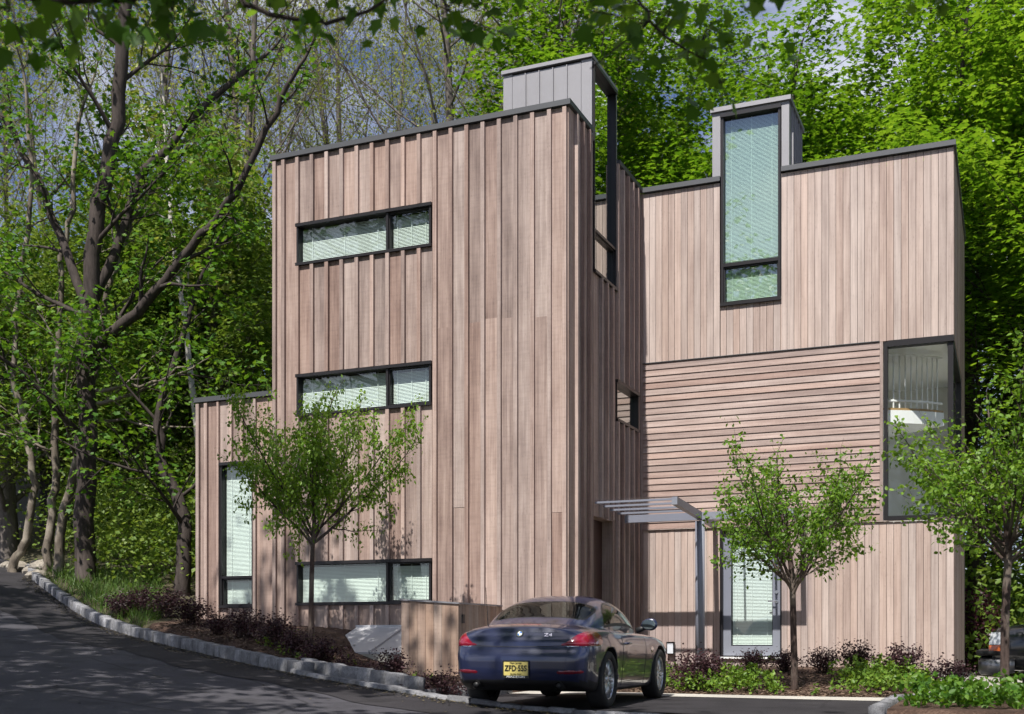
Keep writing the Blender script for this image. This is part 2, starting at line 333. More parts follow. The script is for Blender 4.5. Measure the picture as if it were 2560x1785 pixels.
# the drive: asphalt apron, pale concrete band, gravel by the right-hand corner
def zdrive(x, y): return ZC - .815
sheet('driveway', lambda x: ykerb(x) + .12, lambda x: 15.75 + .05 * math.sin(x), list(np.linspace(-6.85, 12, 40)), ASPH2, 6, .0, zdrive)
sheet('concrete_walk', lambda x: 15.75 + .05 * math.sin(x), lambda x: 16.62 + .12 * math.sin(x * .9 + 1), list(np.linspace(-6.75, 6, 40)), CONC, 2, .006, zdrive)
sheet('gravel_drive', lambda x: 16.75, lambda x: 27.5, list(np.linspace(-1.05, 9, 24)), GRAVEL, 20, .02, lambda x, y: gz(x, y) + .01)

# granite block kerbs: one object for each block
def rough_block(seed):
    rng = random.Random(seed); bm = bmesh.new(); bmesh.ops.create_cube(bm, size=1.0)
    bmesh.ops.subdivide_edges(bm, edges=bm.edges[:], cuts=2, use_grid_fill=True)
    for v in bm.verts:
        c = Vector(v.co); r = max(abs(c.x), abs(c.y), abs(c.z)); l = c.length
        k = 1 - .22 * max(0, l - .55)
        v.co = c * k + Vector([rng.uniform(-.028, .028) for _ in range(3)])
    me = bpy.data.meshes.new('block'); bm.to_mesh(me); bm.free(); me.materials.append(GRANITE)
    me.polygons.foreach_set('use_smooth', [True] * len(me.polygons)); return me
BLOCKS = [rough_block(i) for i in range(7)]
def kerb_row(root, x0, x1, off, top, h, wdt, lrange, seed):
    rng = random.Random(seed); x = x0; n = 0
    while x > x1:
        L = rng.uniform(*lrange)
        y = float(ykerb(x)) + off; y2 = float(ykerb(x - .3)) + off; dx, dy = -.3, y2 - y; l = math.hypot(dx, dy); dx /= l; dy /= l
        cx_, cy_ = x + dx * L / 2, y + dy * L / 2
        zt = float(zroad(cx_, cy_)) + top + rng.uniform(-.012, .012)
        zs = (float(zroad(x + dx * L, y + dy * L)) - float(zroad(x, y))) / L
        o = bpy.data.objects.new('block', BLOCKS[rng.randrange(7)]); link(o, root)
        o.location = (cx_, cy_, zt - h / 2); o.rotation_euler = (rng.uniform(-.05, .05), -math.atan(zs), math.atan2(dy, dx) + rng.uniform(-.05, .05))
        o.scale = (L * 1.03, wdt * rng.uniform(.92, 1.08), h)
        x += dx * (L + .006); n += 1
    return n
kerb = tag(empty('granite_kerb', (0, 0, 0)), kind='structure')
kerb_row(kerb, -8.6, -21.5, .08, .155, .30, .17, (.17, .26), 1)
flush = tag(empty('flush_granite_kerb', (0, 0, 0)), kind='structure')
kerb_row(flush, -3.4, -8.7, .02, .045, .22, .16, (.24, .42), 2)
upper = tag(empty('raised_granite_edging', (0, 0, 0)), kind='structure')
kerb_row(upper, -6.75, -8.75, .30, .165, .34, .16, (.22, .34), 3)
for i in range(10):                                    # the edging turns back along the drive
    o = bpy.data.objects.new('block', BLOCKS[i % 7]); link(o, upper); o.location = (-6.82 + .02 * (i % 3), 13.15 + i * .29, ZC - .80); o.scale = (.16, .3, .3)
# kerb nose of the bed on the right
nose = tag(empty('bed_granite_kerb', (0, 0, 0)), kind='structure')
for i in range(16):
    a = math.pi * (.5 + i / 15 * .5) if i < 8 else None
    if i < 8: px_, py_ = -.55 + .65 * math.cos(math.pi * .5 + i * math.pi / 14), 14.35 + .65 * math.sin(math.pi * .5 + i * math.pi / 14); rz = i * math.pi / 14
    else: px_, py_, rz = -1.2, 14.3 - (i - 7) * .27, math.pi / 2
    o = bpy.data.objects.new('block', BLOCKS[i % 7]); link(o, nose); o.location = (px_, py_, ZC - .80); o.rotation_euler = (0, 0, rz); o.scale = (.27, .15, .26)
V = [(-.55 + .6 * math.cos(a), 14.35 + .6 * math.sin(a), ZC - .72) for a in np.linspace(math.pi / 2, math.pi, 8)] + [(-1.15, 12.4, ZC - .72), (9, 12.4, ZC - .72), (9, 14.95, ZC - .72), (-1.15, 12.05, ZC - .99), (9, 12.05, ZC - .99)]
n = len(V); tag(ob('planting_bed', mesh('planting_bed', V, [tuple(range(n - 2)), (n - 5, n - 2, n - 1, n - 4)], MULCH)), kind='structure')
# loose field stones at the top end of the kerb
def stone_mesh(seed, m):
    rng = random.Random(seed); bm = bmesh.new(); bmesh.ops.create_icosphere(bm, subdivisions=2, radius=.5)
    ph = [Vector([rng.uniform(-1, 1) for _ in range(3)]).normalized() for _ in range(7)]
    for v in bm.verts:
        c = Vector(v.co).normalized(); k = 1.0
        for p in ph: k = min(k, .80 / max(.2, c.dot(p)) if c.dot(p) > .55 else 9)
        v.co = c * .5 * min(1, k) * (1 + rng.uniform(-.03, .03))
    me = bpy.data.meshes.new('stone'); bm.to_mesh(me); bm.free(); me.materials.append(m); return me
rng = random.Random(4)
sl_ = ['low flat field stone nearest the end of the granite kerb', 'upper pale field stone leaning on the pile at the kerb end', 'broad tan field stone left of the stone pile by the road',
       'small tan field stone at the foot of the middle pale trunk', 'flat field stone at the road edge under the bent pale trunk', 'leftmost small field stone on the road verge', 'tan stone lying behind the pile at the kerb end']
for i, (px_, py_, d_, s) in enumerate([(93, 1447, 26.4, .55), (104, 1425, 27.0, .6), (82, 1420, 27.2, .5), (118, 1430, 26.7, .42), (45, 1420, 27.6, .6), (18, 1414, 28.2, .4), (98, 1412, 27.6, .5)]):
    p = at(px_, py_, d_); o = ob('field_stone', stone_mesh(20 + i, STONE)); o.location = (p.x, p.y, gz(p.x, p.y) + s * .2); o.scale = (s, s * .8, s * .55); o.rotation_euler = (0, 0, rng.uniform(0, 3))
    tag(o, sl_[i], 'stone', 'field stones at the kerb end')
# ------------------------------------------------------------------ the house
Y1, Y2 = 17.26, 21.2
XL = onY(685, 1000, Y1)[0]; XS = onY(1421, 1000, Y1)[0]; XA = onY(487, 1000, Y1)[0]
XR = onY(2385, 1000, Y2)[0]
ROOF = ZC + 8.46; ANNEX = ZC + 4.36; BASE = ZC - 1.0
house = tag(empty('wood_clad_house', (-6.4, 21, ZC - .8)), 'tall flat-roofed house clad in weathered cedar boards with grey roof lanterns', 'house')
hw = Vector(house.location)
def hp(o):                          # parts are built in world coordinates, then hung on the house
    o.parent = house; o.matrix_parent_inverse = Matrix.Translation(-hw); return o
def rect_minus(r, o):
    a, b, c, d = r; e, f, g, h = o
    if e >= b - 1e-4 or f <= a + 1e-4 or g >= d - 1e-4 or h <= c + 1e-4: return [r]
    out = []
    if e > a: out.append((a, e, c, d))
    if f < b: out.append((f, b, c, d))
    a2, b2 = max(a, e), min(b, f)
    if g > c: out.append((a2, b2, c, g))
    if h < d: out.append((a2, b2, h, d))
    return out
def minus_all(r, ops):
    rs = [r]
    for o in ops: rs = [q for x in rs for q in rect_minus(x, o)]
    return [q for q in rs if q[1] - q[0] > .012 and q[3] - q[2] > .02]
jr = random.Random(11)
def pbox(name, plane, c, a, b, z0, z1, t0, t1, m, par):
    """a box on a facade; plane 'Y': face towards -Y at Y=c; plane 'X': face towards +X at X=c. t0..t1 = depth inwards"""
    if plane == 'Y': return box(name, a, b, c + t0, c + t1, z0, z1, m, par)
    return box(name, c - t1, c - t0, a, b, z0, z1, m, par)
def boards(par, plane, c, edges, z0, z1, ops, m, gap=.004, th=.022, splits=None, jit=.002):
    for i in range(len(edges) - 1):
        a, b = edges[i] + gap / 2, edges[i + 1] - gap / 2
        zs = [z0] + [s + jr.uniform(-.10, .10) * (1 if len(edges) > 3 else 0) for s in (splits or []) if z0 < s < z1] + [z1]
        for k in range(len(zs) - 1):
            for q in minus_all((a, b, zs[k] + (.003 if k else 0), zs[k + 1]), ops):
                j = jr.uniform(-jit, jit)
                pbox('board', plane, c, q[0], q[1], q[2], q[3], j, j + th, m, par)
def battens(par, plane, c, xs_, w, proud, z0, z1, ops, m):
    for x in xs_:
        for q in minus_all((x - w / 2, x + w / 2, z0, z1), ops):
            if q[1] - q[0] > w * .6: pbox('batten', plane, c, q[0], q[1], q[2], q[3] - .012, -proud, -.003, m, par)
def blind(par, plane, c, a, b, z0, z1, pitch, d=.115, tilt=.95):
    n = int((z1 - z0) / pitch); mbb = MB(); w = pitch * .56
    for i in range(n):
        z = z0 + (i + .5) * pitch; dy, dz = w * math.cos(tilt), w * math.sin(tilt)
        if plane == 'Y': mbb.add([(a, c + d - dy, z - dz), (b, c + d - dy, z - dz), (b, c + d + dy, z + dz), (a, c + d + dy, z + dz)], [(0, 1, 2, 3)])
        else: mbb.add([(c - d + dy, a, z - dz), (c - d + dy, b, z - dz), (c - d - dy, b, z + dz), (c - d - dy, a, z + dz)], [(0, 1, 2, 3)])
    for x in ([a + (b - a) * f for f in (.12, .5, .88)] if b - a > .7 else [a + .2 * (b - a), a + .8 * (b - a)]):   # ladder cords
        if plane == 'Y': mbb.box(x - .004, x + .004, c + d - w - .006, c + d - w - .003, z0, z1)
        else: mbb.box(c - d + w + .003, c - d + w + .006, x - .004, x + .004, z0, z1)
    o = mbb.build('blind', SLAT, par); o['kind'] = 'stuff'; return o
def window(plane, c, a, b, z0, z1, cuts_x=(), cuts_z=(), fw=.046, blinds=True, glassm=None, back=True, label=None, pitch=.0235, mull=.042, blind_from=None):
    """frame with real members; panes and blinds are sub-parts"""
    f = MB(); dpt = .17
    def bx(a_, b_, z0_, z1_, t0, t1):
        if plane == 'Y': f.box(a_, b_, c + t0, c + t1, z0_, z1_)
        else: f.box(c - t1, c - t0, a_, b_, z0_, z1_)
    bx(a - .012, b + .012, z1 - fw * .9, z1 + .012, -.05, dpt)         # head, a little proud
    bx(a - .012, b + .012, z0 - .012, z0 + fw * .8, -.05, dpt)
    bx(a, a + fw * .75, z0 + fw * .8, z1 - fw * .9, -.025, dpt); bx(b - fw * .75, b, z0 + fw * .8, z1 - fw * .9, -.025, dpt)
    for x in cuts_x: bx(x - mull / 2, x + mull / 2, z0 + fw * .8, z1 - fw * .9, -.02, dpt)
    for z in cuts_z: bx(a + fw * .75, b - fw * .75, z - mull / 2, z + mull / 2, -.02, dpt)
    o = hp(f.build('window', FRAME)); o['label'] = label or 'dark framed window'
    xsn = [a + fw * .75] + [v for x in cuts_x for v in (x - mull / 2, x + mull / 2)] + [b - fw * .75]
    zsn = [z0 + fw * .8] + [v for z in cuts_z for v in (z - mull / 2, z + mull / 2)] + [z1 - fw * .9]
    for i in range(0, len(xsn), 2):
        for j in range(0, len(zsn), 2):
            sash = .022 if (i >= 2 or (cuts_z and j == 0)) else .0       # the opening light has its own sash
            xa, xb, za, zb = xsn[i], xsn[i + 1], zsn[j], zsn[j + 1]
            if sash:
                s = MB()
                for r in ((xa, xa + sash, za, zb), (xb - sash, xb, za, zb), (xa + sash, xb - sash, za, za + sash), (xa + sash, xb - sash, zb - sash, zb)):
                    if plane == 'Y': s.box(r[0], r[1], c + .01, c + .09, r[2], r[3])
                    else: s.box(c - .09, c - .01, r[0], r[1], r[2], r[3])
                s.build('sash', FRAME, o)
            t = .055
            if plane == 'Y': Vp = [(xa, c + t, za), (xb, c + t, za), (xb, c + t, zb), (xa, c + t, zb)]
            else: Vp = [(c - t, xa, za), (c - t, xb, za), (c - t, xb, zb), (c - t, xa, zb)]
            ob('pane', mesh('pane', Vp, [(0, 1, 2, 3)], glassm or GLASS), o)
            if blinds: blind(o, plane, c, xa + .012 + sash, xb - .012 - sash, za + .01, zb - (.012 + sash), pitch)
    return o
# --- left block front
def wz(px, t, b, Y=Y1):  # top/bottom heights of a window measured at px
    return onY(px, b, Y)[1], onY(px, t, Y)[1]
wx0, wx1, wxm = onY(743, 900, Y1)[0], onY(1079, 900, Y1)[0], onY(969, 900, Y1)[0]
W = []
for (tl, tr, bl, br) in ((563, 508, 666, 613), (940, 903, 1040, 1012), (1406, 1398, 1513, 1507)):
    zt = (onY(743, tl, Y1)[1] + onY(1079, tr, Y1)[1]) / 2; zb = (onY(743, bl, Y1)[1] + onY(1079, br, Y1)[1]) / 2
    W.append((wx0, wx1, zb, zt))
wl_names = ['wide dark framed window on the top storey', 'wide dark framed window on the middle storey', 'wide dark framed window on the ground storey']
for w_, nm in zip(W, wl_names): window('Y', Y1, *w_, cuts_x=(wxm,), label=nm)
core = hp(box('wall', XL + .05, XS - .26, Y1 + .22, Y2 + 6.5, BASE, ROOF - .2, SHEATH)); core['label'] = 'front wall of the left block clad in cedar boards and battens'
wf1 = hp(box('wall', XL + .03, XS - .1, Y1 + .21, Y1 + .215, BASE, ROOF - .12, SHEATH)); wf1['label'] = 'board and batten front wall of the tall left block'
bxs = [XL] + [onY(p, 900, Y1)[0] for p in (711, 746)]
bxs += list(np.linspace(bxs[-1], onY(1090, 900, Y1)[0], 10))[1:]
bxs += list(np.linspace(bxs[-1], XS - .02, 9))[1:]
zs1, zs2 = onY(1250, 790, Y1)[1], onY(1250, 1278, Y1)[1]
opsW = [(w_[0] - .012, w_[1] + .012, w_[2] - .012, w_[3] + .012) for w_ in W]
TOPB = ROOF - .10
boards(wf1, 'Y', Y1, bxs[:12], BASE, TOPB, opsW, WOOD_B, jit=.003)
boards(wf1, 'Y', Y1, bxs[11:], BASE, TOPB, opsW, WOOD_B, splits=[zs1, zs2], jit=.003)
battens(wf1, 'Y', Y1, [bxs[0] + .035] + bxs[1:-1] + [XS - .05], .066, .055, BASE, TOPB, opsW, WOOD_B)
# --- annex
wa = hp(box('wall', XA + .05, XL + .3, Y1 + .3, Y1 + 5, BASE, ANNEX - .12, SHEATH)); wa['label'] = 'low board and batten annex wall at the left end'
YA = Y1 + .075
aw = (onY(552, 1300, YA)[0], onY(635, 1300, YA)[0], onY(594, 1518, YA)[1], onY(594, 1156, YA)[1])
window('Y', YA, *aw, cuts_z=(onY(594, 1443, YA)[1],), label='tall narrow window of the annex behind the young tree')
aops = [(aw[0] - .012, aw[1] + .012, aw[2] - .012, aw[3] + .012)]
axs = [XA] + [onY(p, 1000, YA)[0] for p in (518, 549.5)] + [(aw[0] * 2 + aw[1]) / 3, (aw[0] + aw[1] * 2) / 3, onY(639, 1000, YA)[0], XL + .06]
boards(wa, 'Y', YA, axs, BASE, ANNEX - .1, aops, WOOD_B)
battens(wa, 'Y', YA, [axs[0] + .035] + axs[1:-1], .066, .055, BASE, ANNEX - .1, aops, WOOD_B)
# --- receding side wall (faces right)
ws = hp(box('wall', XS - .255, XS - .25, Y1 + .05, Y2 + .05, BASE, ROOF - .12, SHEATH)); ws['label'] = 'shaded board and batten side wall beside the inner corner'
ya, zb_ = onX(1487, 681, XS); yb, zb2 = onX(1535, 726, XS)
LX0, LX1 = onX(1480, 400, XS)[0], onX(1542, 400, XS)[0]
LTOP = onX(1480, 134, XS)[1]
sw = (LX0 + .06, LX1 - .10, (zb_ + zb2) / 2, LTOP - .12)
zmul = (onX(1487, 579, XS)[1] + onX(1533, 617, XS)[1]) / 2
window('X', XS, *sw, cuts_z=(zmul,), blinds=False, glassm=GLASS_R, label='tall side window running up into the left roof lantern')
sy0, st0 = onX(1539, 951, XS); sy1, st1 = onX(1594, 986, XS); sb0 = onX(1539, 1048, XS)[1]; sb1 = onX(1594, 1084, XS)[1]
sw2 = (sy0, sy1, (sb0 + sb1) / 2, (st0 + st1) / 2)
window('X', XS, *sw2, blinds=False, glassm=GLASS_R, label='small square window low on the side wall')
dy0, dt0 = onX(1484, 1289, XS); dy1, dt1 = onX(1532, 1304, XS)
dop = (dy0, dy1, BASE, (dt0 + dt1) / 2)
sops = [(sw[0] - .012, sw[1] + .012, sw[2] - .012, ROOF + 2), (sw2[0] - .012, sw2[1] + .012, sw2[2] - .012, sw2[3] + .012), dop]
yxs = list(np.linspace(Y1 + .005, Y2 - .01, 14))
boards(ws, 'X', XS, yxs, BASE, TOPB, sops, WOOD_B)
battens(ws, 'X', XS, yxs[1:-1], .060, .062, BASE, TOPB, sops, WOOD_B)
# recessed side entrance
ent = MB(); ent.box(XS - 1.3, XS - .02, dy0 - .03, dy0 - .002, ZC - .9, dop[3]); ent.box(XS - 1.3, XS - .02, dy1 + .002, dy1 + .03, ZC - .9, dop[3]); ent.box(XS - 1.3, XS - .02, dy0 - .03, dy1 + .03, dop[3], dop[3] + .04)
eo = hp(ent.build('entrance_recess', WOOD_B)); eo['label'] = 'recessed doorway in the side wall'
edo = box('door', XS - .24, XS - .2, dy0, dy1, ZC - .6, dop[3], plain('dark_red_door', (.055, .022, .016), .5, 0, .2, 5), eo)
pane_ = box('step', XS - .3, XS + .3, dy0, dy1, ZC - .95, ZC - .62, CONC, eo)
# --- right block front
w2 = hp(box('wall', XS - .02, XR - 2.3, Y2 + .22, Y2 + 6.5, BASE, ROOF - .2, SHEATH)); w2['label'] = 'right block front wall clad in narrow cedar boards'
zc1 = (onY(1602, 909, Y2)[1] + onY(2205, 858, Y2)[1]) / 2     # top of the lap boards
zc2 = (onY(1602, 1324, Y2)[1] + onY(2205, 1303, Y2)[1]) / 2   # bottom of the lap boards
cw = (onY(2210, 1000, Y2)[0], XR, zc2 + .0, onY(2300, 848, Y2)[1])
tw = (onY(1803, 600, Y2)[0], onY(1952, 600, Y2)[0], (onY(1803, 766, Y2)[1] + onY(1952, 748, Y2)[1]) / 2, (onY(1803, 289, Y2)[1] + onY(1952, 262, Y2)[1]) / 2)
dr = (onY(1807, 1400, Y2)[0], onY(1950, 1400, Y2)[0], onY(1880, 1642, Y2)[1], onY(1880, 1322, Y2)[1])
ops2 = [(tw[0] - .012, tw[1] + .012, tw[2] - .012, ROOF + 3), (dr[0] - .05, dr[1] + .03, dr[2] - .01, dr[3])]
B2 = ZC - .56
boards(w2, 'Y', Y2, list(np.linspace(XS + .045, XR - .004, 46)), zc1 + .01, TOPB - .02, ops2, WOOD_F, gap=.007, jit=.0015)
boards(w2, 'Y', Y2, list(np.linspace(XS + .045, XR - .004, 46)), B2, zc2 - .02, ops2, WOOD_F, gap=.007, jit=.0015)
nl = 26; hh = (zc1 - zc2) / nl; lx1 = cw[0] - .07
for i in range(nl):
    z0 = zc2 + i * hh; a, b = XS + .045, lx1
    if abs(i - 30) < 0: continue
    j = jr.uniform(-.0015, .0015); yb_, yt_ = Y2 - .024 + j, Y2 - .006 + j
    V = [(a, yb_, z0 + .004), (b, yb_, z0 + .006), (b, Y2 + .02, z0 + .006), (a, Y2 + .02, z0 + .006), (a, yt_, z0 + hh + .004), (b, yt_, z0 + hh + .004), (b, Y2 + .02, z0 + hh + .004), (a, Y2 + .02, z0 + hh + .004)]
    ob('lap_board', mesh('lap_board', V, BOXF, WOOD_H), w2)
box('corner_trim', lx1 + .003, cw[0] - .014, Y2 - .03, Y2 + .02, zc2, zc1, WOOD_B, w2)
box('corner_trim', XS + .003, XS + .042, Y2 - .02, Y2 + .2, B2, TOPB, WOOD_B, w2)
box('flashing', XS + .045, lx1, Y2 - .032, Y2 - .004, zc1 + .006, zc1 + .018, COPING, w2)
box('flashing', XS + .045, XR - .004, Y2 - .034, Y2 - .004, zc2 - .014, zc2 - .002, WOOD_B, w2)
box('sill_board', XS + .045, XR - .01, Y2 + .03, Y2 + .2, ZC - .9, B2 - .004, CONC, w2)
window('Y', Y2, *tw, cuts_z=(onY(1880, 655, Y2)[1],), fw=.06, mull=.065, glassm=GLASS_T, label='very tall window rising into the right roof lantern')
# glazed entrance door
mdr = MB()
d0, d1, dz0, dz1 = dr[0], dr[1], dr[2], onY(1880, 1340, Y2)[1]
mdr.box(d0, d0 + .14, Y2 + .05, Y2 + .10, dz0 + .02, dz1); mdr.box(d1 - .14, d1, Y2 + .05, Y2 + .10, dz0 + .02, dz1)
mdr.box(d0 + .14, d1 - .14, Y2 + .05, Y2 + .10, dz0 + .02, dz0 + .20); mdr.box(d0 + .14, d1 - .14, Y2 + .05, Y2 + .10, dz1 - .10, dz1)
door = hp(mdr.build('door', STEEL)); door['label'] = 'glazed grey steel door behind the right young tree'
ob('pane', mesh('pane', [(d0 + .14, Y2 + .075, dz0 + .2), (d1 - .14, Y2 + .075, dz0 + .2), (d1 - .14, Y2 + .075, dz1 - .1), (d0 + .14, Y2 + .075, dz1 - .1)], [(0, 1, 2, 3)], GLASS), door)
blind(door, 'Y', Y2, d0 + .16, d1 - .16, dz0 + .22, dz1 - .12, .026)
hdl = MB(); CHROME = plain('brushed_chrome', (.6, .6, .6), .25, 1.0, .03)
hdl.tube([(d1 - .07, Y2 + .05, dz0 + 1.0), (d1 - .07, Y2 - .02, dz0 + 1.0), (d1 - .21, Y2 - .02, dz0 + 1.0)], .011, 8); hdl.tube([(d1 - .07, Y2 + .05, dz0 + 1.0), (d1 - .07, Y2 + .035, dz0 + 1.0)], .03, 12)
hdl.build('handle', CHROME, door)
hdl = MB(); hdl.tube([(d1 - .07, Y2 + .05, dz0 + 1.17), (d1 - .07, Y2 + .03, dz0 + 1.17)], .03, 12); hdl.build('deadbolt', CHROME, door)
dfr = MB(); dfr.box(d0 - .05, d0 - .004, Y2 - .012, Y2 + .17, dz0, dr[3]); dfr.box(d1 + .004, d1 + .03, Y2 - .012, Y2 + .17, dz0, dr[3]); dfr.box(d0 - .004, d1 + .004, Y2 + .04, Y2 + .17, dz1 + .004, dr[3])
dfr.build('door_frame', FRAME, door)
box('threshold', d0 - .06, d1 + .04, Y2 - .05, Y2 + .17, dz0 - .035, dz0 - .004, WHITE, door)
# --- corner glazing and the room behind it
z0c, z1c = cw[2], cw[3]
lowb = hp(box('wall', XR - 2.3, XR - .1, Y2 + .22, Y2 + 6.5, BASE, z0c - .03, SHEATH)); lowb['label'] = 'wall under the corner window'
upb = hp(box('wall', XR - 2.3, XR - .1, Y2 + .22, Y2 + 6.5, z1c + .05, ROOF - .2, SHEATH)); upb['label'] = 'wall above the corner window'
YB = Y2 + 4.3
room = hp(box('room_wall', XR - 2.3, XR - .1, YB, YB + .1, z0c - .02, z1c + .04, PLASTER)); room['label'] = 'grey plaster back wall seen through the corner window'
box('side_wall', XR - 2.29, XR - 2.2, Y2 + .25, YB, z0c - .02, z1c + .04, PLASTER, room)
box('ceiling', XR - 2.2, XR - .1, Y2 + .25, YB, z1c + .0, z1c + .04, PLASTER, room)
box('floor', XR - 2.2, XR - .1, Y2 + .25, YB, z0c - .02, z0c + .01, PLASTER, room)
fr = MB()
fr.box(cw[0], cw[0] + .06, Y2 - .03, Y2 + .15, z0c, z1c); fr.box(XR - .10, XR - .012, Y2 + .0, Y2 + .10, z0c, z1c)
fr.box(cw[0] + .06, XR, Y2 - .04, Y2 + .15, z1c - .085, z1c + .02); fr.box(cw[0] + .06, XR, Y2 - .04, Y2 + .15, z0c, z0c + .075)
fr.box(XR - .12, XR - .01, Y2 + .15, Y2 + 3.6, z1c - .085, z1c + .02); fr.box(XR - .12, XR - .01, Y2 + .15, Y2 + 3.6, z0c, z0c + .075); fr.box(XR - .12, XR - .01, Y2 + 3.5, Y2 + 3.6, z0c + .075, z1c - .085)
cwo = hp(fr.build('window', FRAME)); cwo['label'] = 'two storey corner window showing a curved white balcony'
gl2 = glass('corner_glass', (.95, .97, .96), .03)
ob('pane', mesh('pane', [(cw[0] + .06, Y2 + .06, z0c + .07), (XR - .1, Y2 + .06, z0c + .07), (XR - .1, Y2 + .06, z1c - .08), (cw[0] + .06, Y2 + .06, z1c - .08)], [(0, 1, 2, 3)], gl2), cwo)
ob('pane', mesh('pane', [(XR - .06, Y2 + .15, z0c + .07), (XR - .06, Y2 + 3.5, z0c + .07), (XR - .06, Y2 + 3.5, z1c - .08), (XR - .06, Y2 + .15, z1c - .08)], [(0, 1, 2, 3)], gl2), cwo)
# curved balcony inside
bc = (XR - 2.2, Y2 + 2.76); br_ = 2.6
def arc(r, n=24, a0=-math.pi / 2, a1=-.70): return [(bc[0] + r * math.cos(a), bc[1] + r * math.sin(a)) for a in np.linspace(a0, a1, n)]
def band(r0, r1, za, zb):
    A, Bq = arc(r1), arc(r0); n = len(A); V = [(x, y, za) for x, y in A] + [(x, y, zb) for x, y in A] + [(x, y, za) for x, y in Bq] + [(x, y, zb) for x, y in Bq]; F = []
    for i in range(n - 1):
        F += [(i, i + 1, n + i + 1, n + i), (2 * n + i + 1, 2 * n + i, 3 * n + i, 3 * n + i + 1), (n + i, n + i + 1, 3 * n + i + 1, 3 * n + i), (i + 1, i, 2 * n + i, 2 * n + i + 1)]
    return V, F
zb0 = ZC + 3.80
V, F = band(br_ - 1.3, br_, zb0, zb0 + .23); bal = hp(ob('balcony', mesh('balcony', V, F, WHITE))); bal['label'] = 'curved white balcony inside the corner window'
V, F = band(br_ - .08, br_ - .01, zb0 + .232, zb0 + .27); ob('wood_nosing', mesh('wood_nosing', V, F, plain('oak_nosing', (.35, .22, .09), .5)), bal)
rl = MB()
for z in (zb0 + .40, zb0 + 1.22): rl.tube([(x, y, z) for x, y in arc(br_ - .05)], .022, 6)
rl.build('rail', WHITE, bal)
for x, y in arc(br_ - .05, 21)[1:-1]:
    m_ = MB(); m_.tube([(x, y, zb0 + .27), (x, y, zb0 + 1.215)], .014, 6); m_.build('baluster', WHITE, bal)
# right side wall of the right block
wr = hp(box('wall', XR - .105, XR - .1, Y2 + .02, Y2 + 6.5, BASE, ROOF - .12, SHEATH)) if False else None
w3 = hp(box('wall', XR - .06, XR - .03, Y2 + 4.5, Y2 + 6.5, BASE, ROOF - .12, SHEATH)); w3['label'] = 'right side wall in shade'
rops = [(Y2 - .01, Y2 + 3.62, z0c, z1c + .02)]
boards(w3, 'X', XR, list(np.linspace(Y2 + .025, Y2 + 5.2, 26)), B2, TOPB, rops, WOOD_B, gap=.006)
# --- copings
cp = MB(); cp.box(XL - .05, XS + .05, Y1 - .06, Y1 + .3, ROOF - .085, ROOF); cp.box(XS - .3, XS + .05, Y1 + .3, LX0 - .05, ROOF - .085, ROOF - .002); cp.box(XS - .3, XS + .05, LX1 + .03, Y2, ROOF - .085, ROOF - .002)
cp.box(XL - .05, XL + .25, Y1 + .3, Y2 + 6.5, ROOF - .085, ROOF - .002)
c1 = hp(cp.build('coping', COPING)); c1['label'] = 'dark metal coping along the left block roof edge'
cp = MB(); cp.box(XS + .052, tw[0] - .014, Y2 - .06, Y2 + .3, ROOF - .10, ROOF - .012); cp.box(tw[1] + .014, XR + .03, Y2 - .06, Y2 + .3, ROOF - .10, ROOF - .012); cp.box(XR - .3, XR + .03, Y2 + .3, Y2 + 5.2, ROOF - .10, ROOF - .014)
c2 = hp(cp.build('coping', COPING)); c2['label'] = 'dark metal coping along the right block roof edge'
cp = MB(); cp.box(XA - .04, XL - .005, YA - .06, YA + .3, ANNEX - .085, ANNEX); cp.box(XA - .04, XA + .25, YA + .3, YA + 5, ANNEX - .085, ANNEX - .002)
c3 = hp(cp.build('coping', COPING)); c3['label'] = 'dark metal coping on the low annex'
rf = MB(); rf.box(XL + .25, XS - .3, Y1 + .3, Y2 + 6.5, ROOF - .3, ROOF - .15); rf.box(XS - .3, XR - .3, Y2 + .3, Y2 + 6.5, ROOF - .3, ROOF - .16); rf.box(XA + .25, XL, YA + .3, YA + 5, ANNEX - .3, ANNEX - .15)
hp(rf.build('roof', COPING))
# --- left roof lantern: standing seam panels on its front
LXL = onY(1258, 300, LX0)[0]; LZ0 = ROOF - .2
lan = hp(box('roof_lantern', LXL + .03, XS - .26, LX0 + .03, LX1, LZ0, LTOP - .08, SHEATH)); lan['label'] = 'left grey zinc roof lantern with seamed front'
pe = [LXL, LXL + .17] + list(np.linspace(LXL + .17, XS - .19, 6))[1:] + [XS]
for i in range(len(pe) - 1): box('panel', pe[i] + .003, pe[i + 1] - .003, LX0, LX0 + .025, LZ0, LTOP - (.10 if 0 < i < len(pe) - 2 else .075), ZINC, lan)
for x in pe[2:-2]: box('seam', x - .008, x + .008, LX0 - .03, LX0 - .001, LZ0, LTOP - .11, ZINC, lan)
box('panel', LXL, LXL + .02, LX0 + .03, LX1, LZ0, LTOP - .08, ZINC, lan)
box('panel', XS - .06, XS - .003, LX1 - .09, LX1 + .02, sw[2] if False else ROOF - .1, LTOP - .08, ZINC, lan)
box('panel', XS - .06, XS - .003, LX0 + .03, LX0 + .055, ROOF - .1, LTOP - .08, ZINC, lan)
box('panel', XS - .03, XS + .004, LX0 + .06, LX1 - .1, LTOP - .108, LTOP - .08, ZINC, lan)
box('cap', LXL - .02, XS + .012, LX0 - .04, LX1 + .03, LTOP - .06, LTOP, ZINC, lan)
